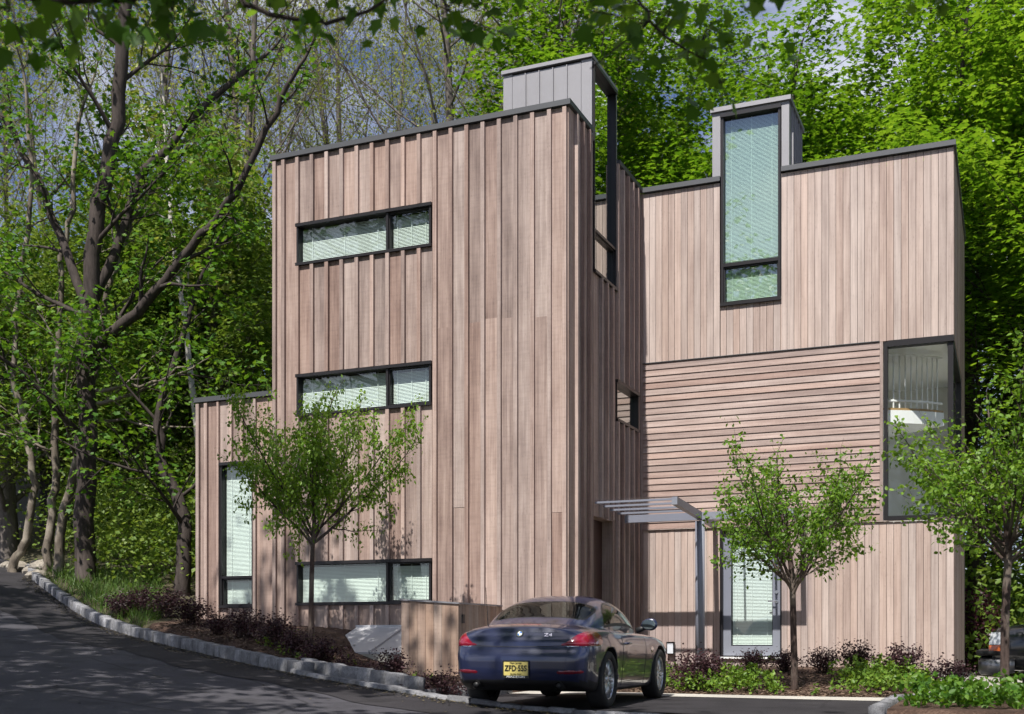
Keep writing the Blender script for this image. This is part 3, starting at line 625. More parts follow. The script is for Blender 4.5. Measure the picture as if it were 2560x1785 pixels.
# --- right roof lantern
RX0, RX1 = onY(1781, 400, Y2)[0], onY(1973, 400, Y2)[0]; RTOP = (onY(1781, 273, Y2)[1] + onY(1973, 245, Y2)[1]) / 2
ry1 = onX(2006, 400, RX1)[0]
lan2 = hp(box('roof_lantern', RX0 + .03, RX1 - .03, Y2 + .22, ry1, ROOF - .2, RTOP - .08, SHEATH)); lan2['label'] = 'right grey zinc roof lantern above the tall window'
box('panel', RX0, tw[0] - .014, Y2 - .004, Y2 + .03, ROOF - .1, RTOP - .1, ZINC, lan2); box('panel', tw[1] + .014, RX1, Y2 - .004, Y2 + .03, ROOF - .1, RTOP - .1, ZINC, lan2)
box('panel', RX0, RX1, Y2 - .004, Y2 + .03, RTOP - .097, RTOP - .062, ZINC, lan2) if tw[3] < RTOP - .1 else None
for s_, x_ in ((1, RX1), (-1, RX0)):
    ye = np.linspace(Y2 + .031, ry1, 7)
    for i in range(6): box('panel', x_ - .02 if s_ > 0 else x_, x_ if s_ > 0 else x_ + .02, ye[i] + .003, ye[i + 1] - .003, ROOF - .2, RTOP - .08, ZINC, lan2)
    for y in ye[1:-1]: box('seam', x_ + .001 if s_ > 0 else x_ - .03, x_ + .03 if s_ > 0 else x_ - .001, y - .008, y + .008, ROOF - .2, RTOP - .085, ZINC, lan2)
box('cap', RX0 - .03, RX1 + .035, Y2 - .05, ry1 + .03, RTOP - .06, RTOP + .02, ZINC, lan2)
# --- entrance canopy (posts and beams stand apart from the house)
YP = 20.05; pt = onY(1750, 1290, YP); XP = pt[0]; ZB = pt[1]
can = tag(empty('entrance_canopy', (XP, YP, ZC - .62)), 'grey steel entrance canopy on one round post with clear roof sheets', 'canopy'); cwv = Vector(can.location)
def cpz(o): o.parent = can; o.matrix_parent_inverse = Matrix.Translation(-cwv); return o
m_ = MB(); m_.tube([(XP, YP, ZC - .95), (XP, YP, ZB - .09)], .083, 20); cpz(m_.build('post', STEEL, None, True))
xe = onY(1985, 1270, YP)[0]; xw = onY(1540, 1300, YP)[0]
cpz(box('beam', xw, xe, YP - .045, YP + .045, ZB - .07, ZB + .06, STEEL))
yf = 18.36
TL = .05
def tbeam(name, x0, x1, y0, y1, za, zb, m):                     # follows the roof's fall towards the wall
    V = []
    for z in (za, zb): V += [(x0, y0, z + (YP - y0) * TL), (x1, y0, z + (YP - y0) * TL), (x1, y1, z + (YP - y1) * TL), (x0, y1, z + (YP - y1) * TL)]
    return cpz(ob(name, mesh(name, V, BOXF, m)))
tbeam('beam', XP - .045, XP + .045, yf, YP - .047, ZB - .06, ZB + .065, STEEL); tbeam('beam', XP - .045, XP + .045, YP + .047, Y2 - .035, ZB - .06, ZB + .055, STEEL); tbeam('beam', xe - .09, xe, YP + .047, Y2 - .035, ZB - .06, ZB + .055, STEEL)
for y in np.linspace(yf + .05, YP - .42, 4): tbeam('purlin', XS + .05, XP - .05, y - .015, y + .015, ZB + .02, ZB + .052, STEEL)
for x in (XP + .5, XP + 1.08): cpz(box('purlin', x - .02, x + .02, YP + .047, Y2 - .035, ZB, ZB + .04, STEEL))
def corr(x0, x1, y0, y1, z, n=44, amp=.006):
    V = []; F = []
    for i in range(n + 1):
        x = x0 + (x1 - x0) * i / n; zz = z + amp * (1 if i % 2 else -1); V += [(x, y0, zz + (YP - y0) * TL), (x, y1, zz + (YP - y1) * TL)]
    for i in range(n): F.append((2 * i, 2 * i + 2, 2 * i + 3, 2 * i + 1))
    return V, F
V, F = corr(XS + .05, XP + .02, yf - .03, YP - .05, ZB + .075); cpz(ob('roof_sheet', mesh('roof_sheet', V, F, CLEAR)))
V, F = corr(XP + .06, xe + .1, YP - .03, Y2 - .04, ZB + .068); cpz(ob('roof_sheet', mesh('roof_sheet', V, F, CLEAR)))
# wall light by the car
lx_, lz_ = onY(1679, 1620, Y2)
wlg = MB(); wlg.box(lx_ - .075, lx_ + .075, Y2 - .09, Y2 - .032, lz_ - .115, lz_ + .115); wlt = wlg.build('wall_light', FRAME); tag(wlt, 'small rectangular wall light low beside the steel post', 'wall light')
fb = MB(); fb.box(lx_ - .055, lx_ + .055, Y2 - .105, Y2 - .092, lz_ - .10, lz_ + .09); fb.build('diffuser', plain('frosted_glass', (.75, .78, .8), .3), wlt)
# --- timber enclosure against the left block
EX0, EX1, EY0 = onY(1003, 1600, 15.6)[0], onY(1146, 1600, 15.6)[0], 15.6
ez0 = onY(1003, 1498, EY0)[1]; ez1 = onY(1146, 1507, EY0)[1]
en = tag(empty('timber_enclosure', ((EX0 + EX1) / 2, EY0, ZC - .8)), 'waist high cedar board enclosure with sloping lid left of the car', 'enclosure'); ev = Vector(en.location)
def epz(o): o.parent = en; o.matrix_parent_inverse = Matrix.Translation(-ev); return o
epz(box('carcass', EX0 + .03, EX1 - .03, EY0 + .03, Y1 - .06, ZC - 1.2, min(ez0, ez1) - .05, SHEATH))
es = np.linspace(EX0, EX1, 8)
for i in range(7):
    a, b = es[i] + .002, es[i + 1] - .002; za = ez0 + (ez1 - ez0) * i / 7; zb3 = ez0 + (ez1 - ez0) * (i + 1) / 7
    V = [(a, EY0, ZC - 1.2), (b, EY0, ZC - 1.2), (b, EY0 + .022, ZC - 1.2), (a, EY0 + .022, ZC - 1.2), (a, EY0, za - .02), (b, EY0, zb3 - .02), (b, EY0 + .022, zb3 - .02), (a, EY0 + .022, za - .02)]
    epz(ob('board', mesh('board', V, BOXF, WOOD_E)))
ey = np.linspace(EY0 + .025, Y1 - .05, 15)
for i in range(14): epz(box('board', EX1 - .022, EX1, ey[i] + .003, ey[i + 1] - .003, ZC - 1.2, ez1 - .02, WOOD_E)); 
for i in range(14): epz(box('board', EX0, EX0 + .022, ey[i] + .003, ey[i + 1] - .003, ZC - 1.2, ez0 - .02, WOOD_E))
V = []
for z in (0, .025): V += [(EX0 - .015, EY0 - .02, ez0 - .018 + z), (EX1 + .015, EY0 - .02, ez1 - .018 + z), (EX1 + .015, Y1 - .05, ez1 - .018 + z), (EX0 - .015, Y1 - .05, ez0 - .018 + z)]
epz(ob('lid', mesh('lid', V, BOXF, ZINC)))
hm = MB(); hm.box(EX1 + .001, EX1 + .03, EY0 + .11, EY0 + .16, ez1 - .30, ez1 - .17); epz(hm.build('latch', FRAME))
# --- sloping cellar hatch
hx0, hx1 = onY(900, 1580, Y1)[0], EX0 - .04; hz = onY(915, 1570, Y1 - .1)[1]
ht = tag(empty('cellar_hatch', ((hx0 + hx1) / 2, Y1 - .6, ZC - .5)), 'sloping grey metal cellar hatch left of the timber enclosure', 'hatch'); hv = Vector(ht.location)
def htz(o): o.parent = ht; o.matrix_parent_inverse = Matrix.Translation(-hv); return o
yn, zn = Y1 - 1.25, hz - .42
def slopebox(a, b, t, up, m):
    V = []
    for k in (0, t): V += [(a, yn, zn + up + k), (b, yn, zn + up + k), (b, Y1 - .06, hz + up + k), (a, Y1 - .06, hz + up + k)]
    return mesh('leaf', V, BOXF, m)
HATCH = plain('galvanised_hatch', (.52, .52, .54), .5, .3, .08, 2)
xm = hx0 + (hx1 - hx0) * .55
htz(ob('hatch_leaf', slopebox(hx0, xm - .01, .03, 0, HATCH))); htz(ob('hatch_leaf', slopebox(xm + .01, hx1, .03, 0, HATCH))); htz(ob('seam_bar', slopebox(xm - .03, xm + .03, .03, .032, HATCH)))
htz(box('head_bar', hx0 - .02, hx1, Y1 - .11, Y1 - .048, hz - .02, hz + .05, HATCH))
V = [(hx0 + .02, yn, ZC - 1.3), (hx0 + .02, Y1 - .06, ZC - 1.3), (hx0 + .02, Y1 - .06, hz - .002), (hx0 + .02, yn, zn - .002), (hx1, yn, ZC - 1.3), (hx1, Y1 - .06, ZC - 1.3), (hx1, Y1 - .06, hz - .002), (hx1, yn, zn - .002)]
htz(ob('kerb_frame', mesh('kerb_frame', V, [(0, 1, 2, 3), (4, 7, 6, 5), (0, 3, 7, 4)], CONC)))
# ------------------------------------------------------------------ the roadster
def crv(xk, yk, x):
    """smooth monotone-ish interpolation (Catmull-Rom / Hermite)"""
    xk = np.asarray(xk, float); yk = np.asarray(yk, float); x = np.clip(np.asarray(x, float), xk[0], xk[-1])
    m = np.gradient(yk, xk); i = np.clip(np.searchsorted(xk, x) - 1, 0, len(xk) - 2); h = xk[i + 1] - xk[i]; t = (x - xk[i]) / h
    return (2 * t**3 - 3 * t**2 + 1) * yk[i] + (t**3 - 2 * t**2 + t) * h * m[i] + (-2 * t**3 + 3 * t**2) * yk[i + 1] + (t**3 - t**2) * h * m[i + 1]
def paint(name, c, flake=.5):
    m, nt, b, o = newmat(name); setp(b, Roughness=.28, Metallic=flake); b.inputs['Coat Weight'].default_value = 1.0; b.inputs['Coat Roughness'].default_value = .03
    N, L = nt.nodes, nt.links
    n = N.new('ShaderNodeTexNoise'); n.inputs['Scale'].default_value = 900; t = N.new('ShaderNodeTexCoord'); L.new(t.outputs['Object'], n.inputs['Vector'])
    mm = N.new('ShaderNodeMix'); mm.data_type = 'RGBA'; mm.inputs[6].default_value = (*[x * .75 for x in c], 1); mm.inputs[7].default_value = (*[x * 1.3 for x in c], 1)
    L.new(n.outputs[0], mm.inputs[0]); L.new(mm.outputs[2], b.inputs['Base Color']); return m
NAVY = paint('navy_metallic_paint', (.013, .018, .052), .12)
BLACKP = plain('black_plastic', (.012, .012, .013), .55, 0, .1)
RUBBER = plain('tyre_rubber', (.016, .016, .017), .8, 0, .15, 20, .2, 90)
ALLOY = plain('silver_alloy', (.55, .56, .58), .28, .9, .04)
DARKIN = plain('dark_interior', (.012, .012, .014), .8, 0, .1)
LEATH = plain('grey_blue_leather', (.10, .115, .13), .6, 0, .1)
RED = plain('red_lamp_lens', (.22, .006, .022), .12, 0, .1, 9, coat=1.0)
REDD = plain('dark_red_reflector', (.14, .005, .015), .2, 0, .1, coat=1.0)
CARGL = glass('car_glass', (.40, .44, .43), .035, .0, .6)
CARGL2 = glass('car_side_glass', (.25, .28, .27), .06)
PLATE_Y = plain('plate_yellow', (.62, .52, .16), .4, 0, .05, 5); PLATE_K = plain('plate_black', (.012, .012, .012), .4)
EMB_B = plain('emblem_blue', (.03, .16, .45), .25); CHR = plain('chrome', (.75, .75, .77), .08, 1.0, .02)
NS, NP = 90, 41
def car_body():
    ys = np.concatenate([np.linspace(-.86, -.5, 22), np.linspace(-.48, 3.0, 50), np.linspace(3.03, 3.38, 18)])
    w = crv([-.86, -.83, -.76, -.6, -.3, 0, .35, .8, 1.4, 2.0, 2.5, 2.85, 3.1, 3.25, 3.33, 3.38], [.60, .70, .79, .85, .885, .897, .89, .868, .862, .868, .885, .87, .80, .68, .54, .36], ys)
    zb = crv([-.86, -.6, 0, 1, 2.5, 3.38], [.30, .23, .19, .17, .18, .24], ys)
    zt = crv([-.86, -.7, -.45, -.1, .4, 1.0, 1.6, 1.9, 2.3, 2.7, 3.0, 3.2, 3.38], [.945, .965, .985, .99, .975, .955, .945, .93, .90, .84, .765, .69, .56], ys)
    zs = crv([-.86, -.5, 0, .6, 1.3, 2.0, 2.5, 3.0, 3.38], [.83, .865, .885, .86, .835, .82, .80, .70, .50], ys)
    V = []
    # half profile, bottom centre to top centre, in (fraction of w, height)
    for i, y in enumerate(ys):
        W_, b, s, t = w[i], zb[i], zs[i], zt[i]; hgt = s - b
        P = [(0, b), (.55, b), (.86, b + .005), (.945, b + .05), (.975, b + .16), (.985, b + .42 * hgt), (1.0, b + .66 * hgt), (.992, b + .84 * hgt), (.955, s - .012), (.90, s + .22 * (t - s)), (.74, s + .58 * (t - s)), (.5, s + .85 * (t - s)), (.25, s + .97 * (t - s)), (0, t)]
        q = np.linspace(0, len(P) - 1, NP); px = crv(range(len(P)), [p[0] for p in P], q) * W_; pz = crv(range(len(P)), [p[1] for p in P], q)
        rear = np.clip((-.42 - y) / .44, 0, 1) ** 1.3; front = np.clip((y - 2.9) / .48, 0, 1) ** 2
        for k in range(NP):
            z = pz[k]; dy = rear * (.20 * max(0, (z - .58) / .38) ** 1.8 + .10 * max(0, (.45 - z) / .25) ** 1.5 - (.035 * math.exp(-((z - .93) / .035) ** 2)) + .03 * math.exp(-((z - .70) / .06) ** 2))
            dy -= front * (.12 * max(0, (z - .42) / .3) ** 1.5)
            V.append((px[k], y + dy, z))
    V = np.array(V).reshape(NS, NP, 3)
    full = np.concatenate([V, V[:, -2:0:-1] * np.array([-1, 1, 1])], axis=1); M = full.shape[1]
    verts = full.reshape(-1, 3).tolist(); F = []
    for i in range(NS - 1):
        for k in range(M): F.append((i * M + k, i * M + (k + 1) % M, (i + 1) * M + (k + 1) % M, (i + 1) * M + k))
    # close the ends by bridging left and right halves
    for base, rev in ((0, False), ((NS - 1) * M, True)):
        for k in range(NP - 1):
            a, b = base + k, base + k + 1; c, d = base + (M - k - 1) % M if k + 1 < NP - 1 else base + NP - 1, base + (M - k) % M
            f = [a, b, c, d]; f = list(dict.fromkeys(f))
            if len(f) >= 3: F.append(tuple(f[::-1] if not rev else f))
    return verts, F
CAR_AT = Vector((-5.075, 12.86, ZC - .812))
car = tag(empty('roadster_car', CAR_AT, R(2.3)), 'dark navy two seat hardtop roadster parked tail first by the kerb', 'car'); car.scale = (.945, 1, 1)
bvV, bvF = car_body()
tmp = bpy.data.objects.new('tmp', mesh('tmp', bvV, bvF, NAVY, True)); COL.objects.link(tmp)
cut = MB()
for y in (0, 2.496):
    for s in (-1, 1):
        n = 40; ring = [(y + .375 * math.cos(2 * math.pi * k / n), .335 + .375 * math.sin(2 * math.pi * k / n)) for k in range(n)]
        V = [(s * .60, a, b) for a, b in ring] + [(s * 1.1, a, b) for a, b in ring]
        F = [(k, (k + 1) % n, n + (k + 1) % n, n + k) for k in range(n)] + [tuple(range(n))[::-1], tuple(range(n, 2 * n))]
        if s < 0: F = [f[::-1] for f in F]
        cut.add(V, F)
co = cut.build('tmp2', BLACKP); co.data.materials.clear(); co.data.materials.append(NAVY)
for me_ in (tmp.data, co.data):
    bm = bmesh.new(); bm.from_mesh(me_); bmesh.ops.remove_doubles(bm, verts=bm.verts[:], dist=1e-5); bmesh.ops.recalc_face_normals(bm, faces=bm.faces[:]); bm.to_mesh(me_); bm.free()
md = tmp.modifiers.new('b', 'BOOLEAN'); md.operation = 'DIFFERENCE'; md.object = co; md.solver = 'EXACT'
dg = bpy.context.evaluated_depsgraph_get(); bme = bpy.data.meshes.new_from_object(tmp.evaluated_get(dg)); bme.name = 'body'
bpy.data.objects.remove(tmp); bpy.data.objects.remove(co)
bme.materials.clear(); bme.materials.append(NAVY); bme.materials.append(BLACKP)
for p in bme.polygons:
    c = p.center; n_ = p.normal
    well = any(math.hypot(c.y - y, c.z - .335) < .374 and abs(c.x) > .55 and abs(n_.x) < .9 and (math.hypot(c.y - y, c.z - .335) > .36) and (n_.y * (c.y - y) + n_.z * (c.z - .335)) < 0 for y in (0, 2.496)) or (abs(abs(c.x) - .6) < .01 and abs(n_.x) > .9)
    diff = c.y < -.3 and c.z < .335
    p.material_index = 1 if (well or diff or c.z < .215) else 0
body = ob('body', bme, car)
bvh = BVHTree.FromPolygons([v.co[:] for v in bme.vertices], [p.vertices[:] for p in bme.polygons])
def drape(name, outline, origin_fn, direction, m, lift=.006, rings=5, parent=None, edge=.0015):
    """a lens laid on the body: outline points are cast onto the skin and swell slightly in the middle"""
    d = Vector(direction).normalized(); n = len(outline); c = np.mean(np.array(outline), axis=0); V = []; F = []
    for r in range(rings + 1):
        k = 1 - r / rings
        for a in outline:
            q = c + (np.array(a) - c) * max(k, .02); h = bvh.ray_cast(Vector(origin_fn(*q)), d)
            p = h[0] if h[0] is not None else Vector(origin_fn(*q)) + d
            V.append(p - d * (edge + lift * (1 - k * k) ** .5))
    for r in range(rings):
        for j in range(n): F.append((r * n + j, r * n + (j + 1) % n, (r + 1) * n + (j + 1) % n, (r + 1) * n + j))
    F.append(tuple(rings * n + j for j in range(n)))
    o = ob(name, mesh(name, V, F, m, True), parent or car)
    return o
def dens(P, k=6):
    P = np.array(P, float); out = []; n = len(P)
    for i in range(n):
        p0, p1, p2, p3 = P[i - 1], P[i], P[(i + 1) % n], P[(i + 2) % n]
        for t in np.linspace(0, 1, k, endpoint=False): out.append(.5 * ((2 * p1) + (-p0 + p2) * t + (2 * p0 - 5 * p1 + 4 * p2 - p3) * t * t + (-p0 + 3 * p1 - 3 * p2 + p3) * t**3))
    return [tuple(x) for x in out]
for s in (-1, 1):     # L shaped wrap-round tail lamps
    dd = Vector((-s * .52, .854, 0)); side = Vector((s * .854, .52, 0))
    fn = lambda a, z, s=s, dd=dd, side=side: Vector((s * .30, -.60, 0)) + side * a + Vector((0, 0, z)) - dd * 1.5
    oc = [(.10, .732), (.17, .775), (.28, .845), (.41, .885), (.54, .882), (.63, .838), (.66, .765), (.60, .725), (.36, .722)]
    tl = drape('tail_lamp', dens(oc), fn, dd, RED, .012); tl['label'] = 'red wrap round tail lamp'
    oc2 = [(.15, .728), (.34, .722), (.58, .722), (.64, .735), (.62, .712), (.34, .708), (.16, .716)]
    drape('lamp_strip', oc2, fn, dd, CHR, .003, 2, tl)
    fn3 = lambda x, z: Vector((x, -2, z)); drape('reflector', dens([(s * .52, .415), (s * .76, .42), (s * .765, .455), (s * .53, .45)], 3), fn3, (0, 1, 0), REDD, .004)
    ex = MB(); ex.tube([(s * .52, -.86, .285), (s * .52, -.55, .285)], .045, 16, False); ex.tube([(s * .52, -.85, .285), (s * .52, -.845, .285)], .036, 12); ex.build('exhaust', BLACKP, car, True)
fn3 = lambda x, z: Vector((x, -2, z))
drape('brake_light', dens([(-.20, .958), (.20, .958), (.17, .972), (0, .976), (-.17, .972)], 3), lambda x, z: Vector((x, -2, z)), (0, 1, 0), RED, .003)
# boot shut line and bumper crease as thin dark bands following the skin
def seam(name, pts, dirn, parent=None, r=.0035, m=None):
    V = []
    for o_ in pts:
        h = bvh.ray_cast(Vector(o_), Vector(dirn))
        if h[0] is not None: V.append(h[0] - Vector(dirn) * .0005)
    if len(V) > 2:
        q = MB(); q.tube(V, r, 5); return q.build(name, m or BLACKP, parent or car)
seam('shut_line', [(x, -2, .715 + .012 * (x / .55) ** 2) for x in np.linspace(-.56, .56, 28)], (0, 1, 0))
for s in (-1, 1):
    seam('door_line', [(s * 2, .62, z) for z in np.linspace(.24, .84, 18)], (-s, 0, 0)); seam('door_line', [(s * 2, 1.76 + .12 * (z - .5), z) for z in np.linspace(.22, .82, 18)], (-s, 0, 0))
    seam('sill_line', [(s * 2, y, .285) for y in np.linspace(.5, 2.0, 18)], (-s, 0, 0))
    dh = MB(); h = bvh.ray_cast(Vector((s * 2, .85, .745)), Vector((-s, 0, 0)))[0]; dh.tube([(h.x, .76, .745), (h.x + s * .028, .79, .748), (h.x + s * .028, .95, .748), (h.x, .98, .745)], .013, 8); dh.build('door_handle', NAVY, car, True)
    drape('side_gill', dens([(2.02, .68), (2.12, .70), (2.16, .66), (2.06, .62)], 3), lambda y, z, s=s: Vector((s * 2, y, z)), (-s, 0, 0), CHR, .004)
    drape('head_lamp', dens([(2.86, .68), (3.0, .70), (3.2, .64), (3.28, .56), (3.1, .58), (2.92, .62)], 4), lambda y, z, s=s: Vector((s * 2, y, z)), (-s, 0, 0), plain('head_lamp_glass', (.5, .52, .55), .08, .2, coat=1.0), .006)
# hard top
GY_, GT = 110, 96
ysg = np.linspace(-.30, 1.98, GY_ + 1)
gw = crv([-.30, -.1, .1, .4, .8, 1.2, 1.6, 1.98], [.62, .71, .75, .77, .765, .75, .72, .66], ysg); gzt = crv([-.30, -.15, 0, .22, .45, .75, 1.05, 1.3, 1.55, 1.8, 1.98], [.985, 1.045, 1.12, 1.225, 1.30, 1.338, 1.33, 1.28, 1.17, 1.03, .93], ysg)
th = np.linspace(0, math.pi, GT + 1); gb = .86; e_ = 2 / 2.9
GV = np.zeros((GY_ + 1, GT + 1, 3))
for i in range(GY_ + 1):
    GV[i, :, 0] = gw[i] * np.sign(np.cos(th)) * np.abs(np.cos(th)) ** e_; GV[i, :, 2] = gb + (gzt[i] - gb) * np.abs(np.sin(th)) ** e_; GV[i, :, 1] = ysg[i]
reg = {'hard_top': [], 'rear_window': [], 'side_window': [], 'side_window2': [], 'windscreen': [], 'gasket': []}
gi = lambda i, j: i * (GT + 1) + j
for i in range(GY_):
    y = (ysg[i] + ysg[i + 1]) / 2
    for j in range(GT):
        t = math.degrees((th[j] + th[j + 1]) / 2); tt = min(t, 180 - t); f = (gi(i, j), gi(i, j + 1), gi(i + 1, j + 1), gi(i + 1, j)); r = 'hard_top'
        # rear window: wide, rounded corners
        a = abs(t - 90) / 47; b_ = abs(y - .085) / .205
        if a ** 6 + b_ ** 6 < 1: r = 'rear_window'
        elif a ** 6 + b_ ** 6 < 1.55: r = 'gasket'
        a = (y - .98) / .66; lo = 9
        hi = 45 * max(0, 1 - abs((y - .92) / .76) ** 3.2) ** .55 if abs(y - .92) < .76 else 0
        if hi > lo and lo < tt < hi: r = 'side_window' if t < 90 else 'side_window2'
        elif hi > 0 and lo - 4 < tt < hi + 3: r = 'gasket'
        if y > 1.30 and tt > 47 - (y - 1.3) * 14 and y < 1.93: r = 'windscreen'
        reg[r].append(f)
GVf = GV.reshape(-1, 3)
for r, fs in reg.items():
    used = np.unique(np.array(fs).ravel()); mp_ = {v: k for k, v in enumerate(used)}
    mt = {'hard_top': NAVY, 'rear_window': CARGL, 'side_window': CARGL2, 'side_window2': CARGL2, 'windscreen': CARGL, 'gasket': BLACKP}[r]
    ob('side_window' if r == 'side_window2' else r, mesh(r, GVf[used], [tuple(mp_[v] for v in f) for f in fs], mt, True), car)
# cabin: seats with head restraints, dash, mirror
box('dark_cabin_cover', -.58, .58, -.04, 1.5, .93, 1.0, DARKIN, car)  # dark cover added over the painted body top so the cabin looks unlit
for s in (-1, 1):
    st = MB(); prof = [(0, .17), (.12, .20), (.20, .175), (.235, .13), (.24, .125), (.30, .125), (.335, .10), (.345, .06)]
    for (z, hwid) in prof: st.V += [(s * .36 + x, .62 - z * .25 + yy, .88 + z) for x, yy in ((-hwid, -.05), (-hwid * .8, -.09), (hwid * .8, -.09), (hwid, -.05), (hwid, .05), (-hwid, .05))]
    for i in range(len(prof) - 1):
        for k in range(6): st.F.append((i * 6 + k, i * 6 + (k + 1) % 6, (i + 1) * 6 + (k + 1) % 6, (i + 1) * 6 + k))
    st.F.append(tuple((len(prof) - 1) * 6 + k for k in range(6))); st.build('seat', LEATH, car, True)
ds = MB(); ds.add([(-.62, 1.45, .86), (.62, 1.45, .86), (.62, 1.85, .86), (-.62, 1.85, .86), (-.62, 1.48, .98), (.62, 1.48, .98), (.6, 1.82, .955), (-.6, 1.82, .955)], BOXF); ds.build('dashboard', DARKIN, car)
rm = MB(); rm.tube([(.0, 1.32, 1.20), (.0, 1.30, 1.15)], .012, 6); rm.box(-.11, .11, 1.27, 1.30, 1.10, 1.165); rm.build('interior_mirror', BLACKP, car)
# door mirrors
for s in (-1, 1):
    bm = bmesh.new(); bmesh.ops.create_uvsphere(bm, u_segments=20, v_segments=12, radius=1)
    for v in bm.verts: v.co = Vector((s * .98 + v.co.x * .115, 1.50 + (v.co.y * .09 if v.co.y > 0 else v.co.y * .03), .985 + v.co.z * (.078 + .012 * v.co.x * s)))
    me_ = bpy.data.meshes.new('door_mirror'); bm.to_mesh(me_); bm.free(); me_.materials.append(NAVY); me_.polygons.foreach_set('use_smooth', [True] * len(me_.polygons))
    mo = ob('door_mirror', me_, car)
    V = [(s * .98 + .092 * math.cos(a), 1.466, .985 + .062 * math.sin(a)) for a in np.linspace(0, 2 * math.pi, 20, endpoint=False)]
    ob('mirror_glass', mesh('mirror_glass', V, [tuple(range(20))], plain('mirror_glass', (.35, .4, .4), .03, 1.0, .02)), mo)
    ar = MB(); ar.tube([(s * .80, 1.52, .905), (s * .93, 1.52, .95)], [.04, .03], 8); ar.build('mirror_arm', BLACKP, mo, True)
an = MB(); an.tube([(-.57, -.36, .93), (-.575, -.40, 1.24), (-.578, -.415, 1.40)], [.006, .004, .003], 6); an.build('aerial', BLACKP, car)
# wheels
def lathe(prof, n, axis_x0):
    V = []; F = []; k = len(prof)
    for j in range(n):
        a = 2 * math.pi * j / n
        for (x, r) in prof: V.append((axis_x0 + x, r * math.cos(a), r * math.sin(a)))
    for j in range(n):
        for i in range(k - 1): F.append((j * k + i, j * k + i + 1, ((j + 1) % n) * k + i + 1, ((j + 1) % n) * k + i))
    return V, F
tp = [(-.10, .225), (-.118, .255), (-.118, .30), (-.10, .325), (-.07, .333), (.07, .333), (.10, .325), (.118, .30), (.118, .255), (.10, .232), (.085, .228)]
TYRE = mesh('tyre', *lathe(tp, 48, 0), RUBBER, True)
rp = [(-.09, .228), (-.06, .21), (.02, .205), (.085, .226), (.098, .236), (.090, .224)]
RIM = mesh('rim', *lathe(rp, 48, 0), ALLOY, True)
sp = MB()
for q in range(10):
    for off in (-.10, .10):
        a = 2 * math.pi * q / 10 + off * .55; a2 = 2 * math.pi * q / 10 + off * 1.35
        p0 = Vector((.062, .05 * math.cos(a), .05 * math.sin(a))); p1 = Vector((.075, .222 * math.cos(a2), .222 * math.sin(a2)))
        sp.tube([p0, (p0 + p1) / 2 + Vector((.006, 0, 0)), p1], [.016, .014, .012], 5)
SPOKE = mesh('spokes', sp.V, sp.F, ALLOY, True)
HUB = mesh('hub', *lathe([(.02, .0), (.085, .0), (.085, .03), (.07, .058), (.03, .062)], 24, 0), ALLOY, True)
DISC = mesh('brake_disc', *lathe([(.0, .03), (.0, .165), (-.02, .165), (-.02, .03)], 32, 0), plain('brake_steel', (.16, .15, .15), .4, .8), True)
DRUM = mesh('barrel', *lathe([(-.09, .0), (-.09, .21), (-.07, .21)], 32, 0), BLACKP, True)
def wheel(parent, x, y, z, flip, sc=1.0, rz=0):
    w_ = bpy.data.objects.new('wheel', TYRE); link(w_, parent); w_.location = (x, y, z); w_.rotation_euler = (0, 0, (math.pi if flip else 0) + rz); w_.scale = (sc, sc, sc)
    for nm, me_ in (('rim', RIM), ('spokes', SPOKE), ('hub', HUB), ('brake_disc', DISC), ('barrel', DRUM)): 
        c_ = bpy.data.objects.new(nm, me_); link(c_, w_)
        if nm == 'spokes': c_['kind'] = 'stuff'
    return w_
for y in (0, 2.496):
    for s in (-1, 1): wheel(car, s * .775, y, .333, s < 0)
# number plate with its lettering, emblem and badge
def text_mesh(txt, size, m, depth_=.0012, bold=0.0, sx=1.0):
    cu = bpy.data.curves.new('t', 'FONT'); cu.body = txt; cu.size = size; cu.align_x = 'CENTER'; cu.align_y = 'CENTER'; cu.extrude = depth_; cu.offset = bold
    o = bpy.data.objects.new('t', cu); COL.objects.link(o); d_ = bpy.context.evaluated_depsgraph_get(); me_ = bpy.data.meshes.new_from_object(o.evaluated_get(d_)); bpy.data.objects.remove(o)
    if sx != 1: 
        for v in me_.vertices: v.co.x *= sx
    me_.materials.clear(); me_.materials.append(m); return me_
h = bvh.ray_cast(Vector((0, -2, .47)), Vector((0, 1, 0)))[0]; py0 = h.y - .022
pl = ob('number_plate', mesh('number_plate', bv(-.152, .152, py0, py0 + .012, .395, .55), BOXF, PLATE_Y), car); pl['label'] = 'yellow number plate reading ZFD 55S'
pf = MB(); pf.box(-.166, -.153, py0 - .004, py0 + .014, .365, .562); pf.box(.153, .166, py0 - .004, py0 + .014, .365, .562); pf.box(-.153, .153, py0 - .004, py0 + .014, .551, .562); pf.box(-.153, .153, py0 - .004, py0 + .014, .365, .394); pf.build('plate_frame', PLATE_K, pl)
def stick(name, txt, size, x, z, m, parent, y=None, bold=0, sx=1.0, tilt=0):
    o = ob(name, text_mesh(txt, size, m, .0012, bold, sx), parent); o.location = (x, (py0 if y is None else y) - .0045, z); o.rotation_euler = (R(90) - tilt, 0, 0); return o
stick('lettering', 'ZFD\u00b755S', .088, 0, .474, PLATE_K, pl, bold=.0016, sx=.88); stick('lettering', 'New Jersey', .032, 0, .535, PLATE_K, pl); stick('lettering', 'Garden State', .026, 0, .412, PLATE_K, pl); stick('lettering', 'PRINCETON', .032, 0, .379, WHITE, pl, sx=1.3)
hb = bvh.ray_cast(Vector((.0, -2, .86)), Vector((0, 1, 0))); hy = hb[0].y; nrm = hb[1]; tl_ = math.atan2(nrm.z, -nrm.y)
def emb(fs, m, name, parent, dy):
    V, F = fs; o = ob(name, mesh(name, V, F, m), parent); return o
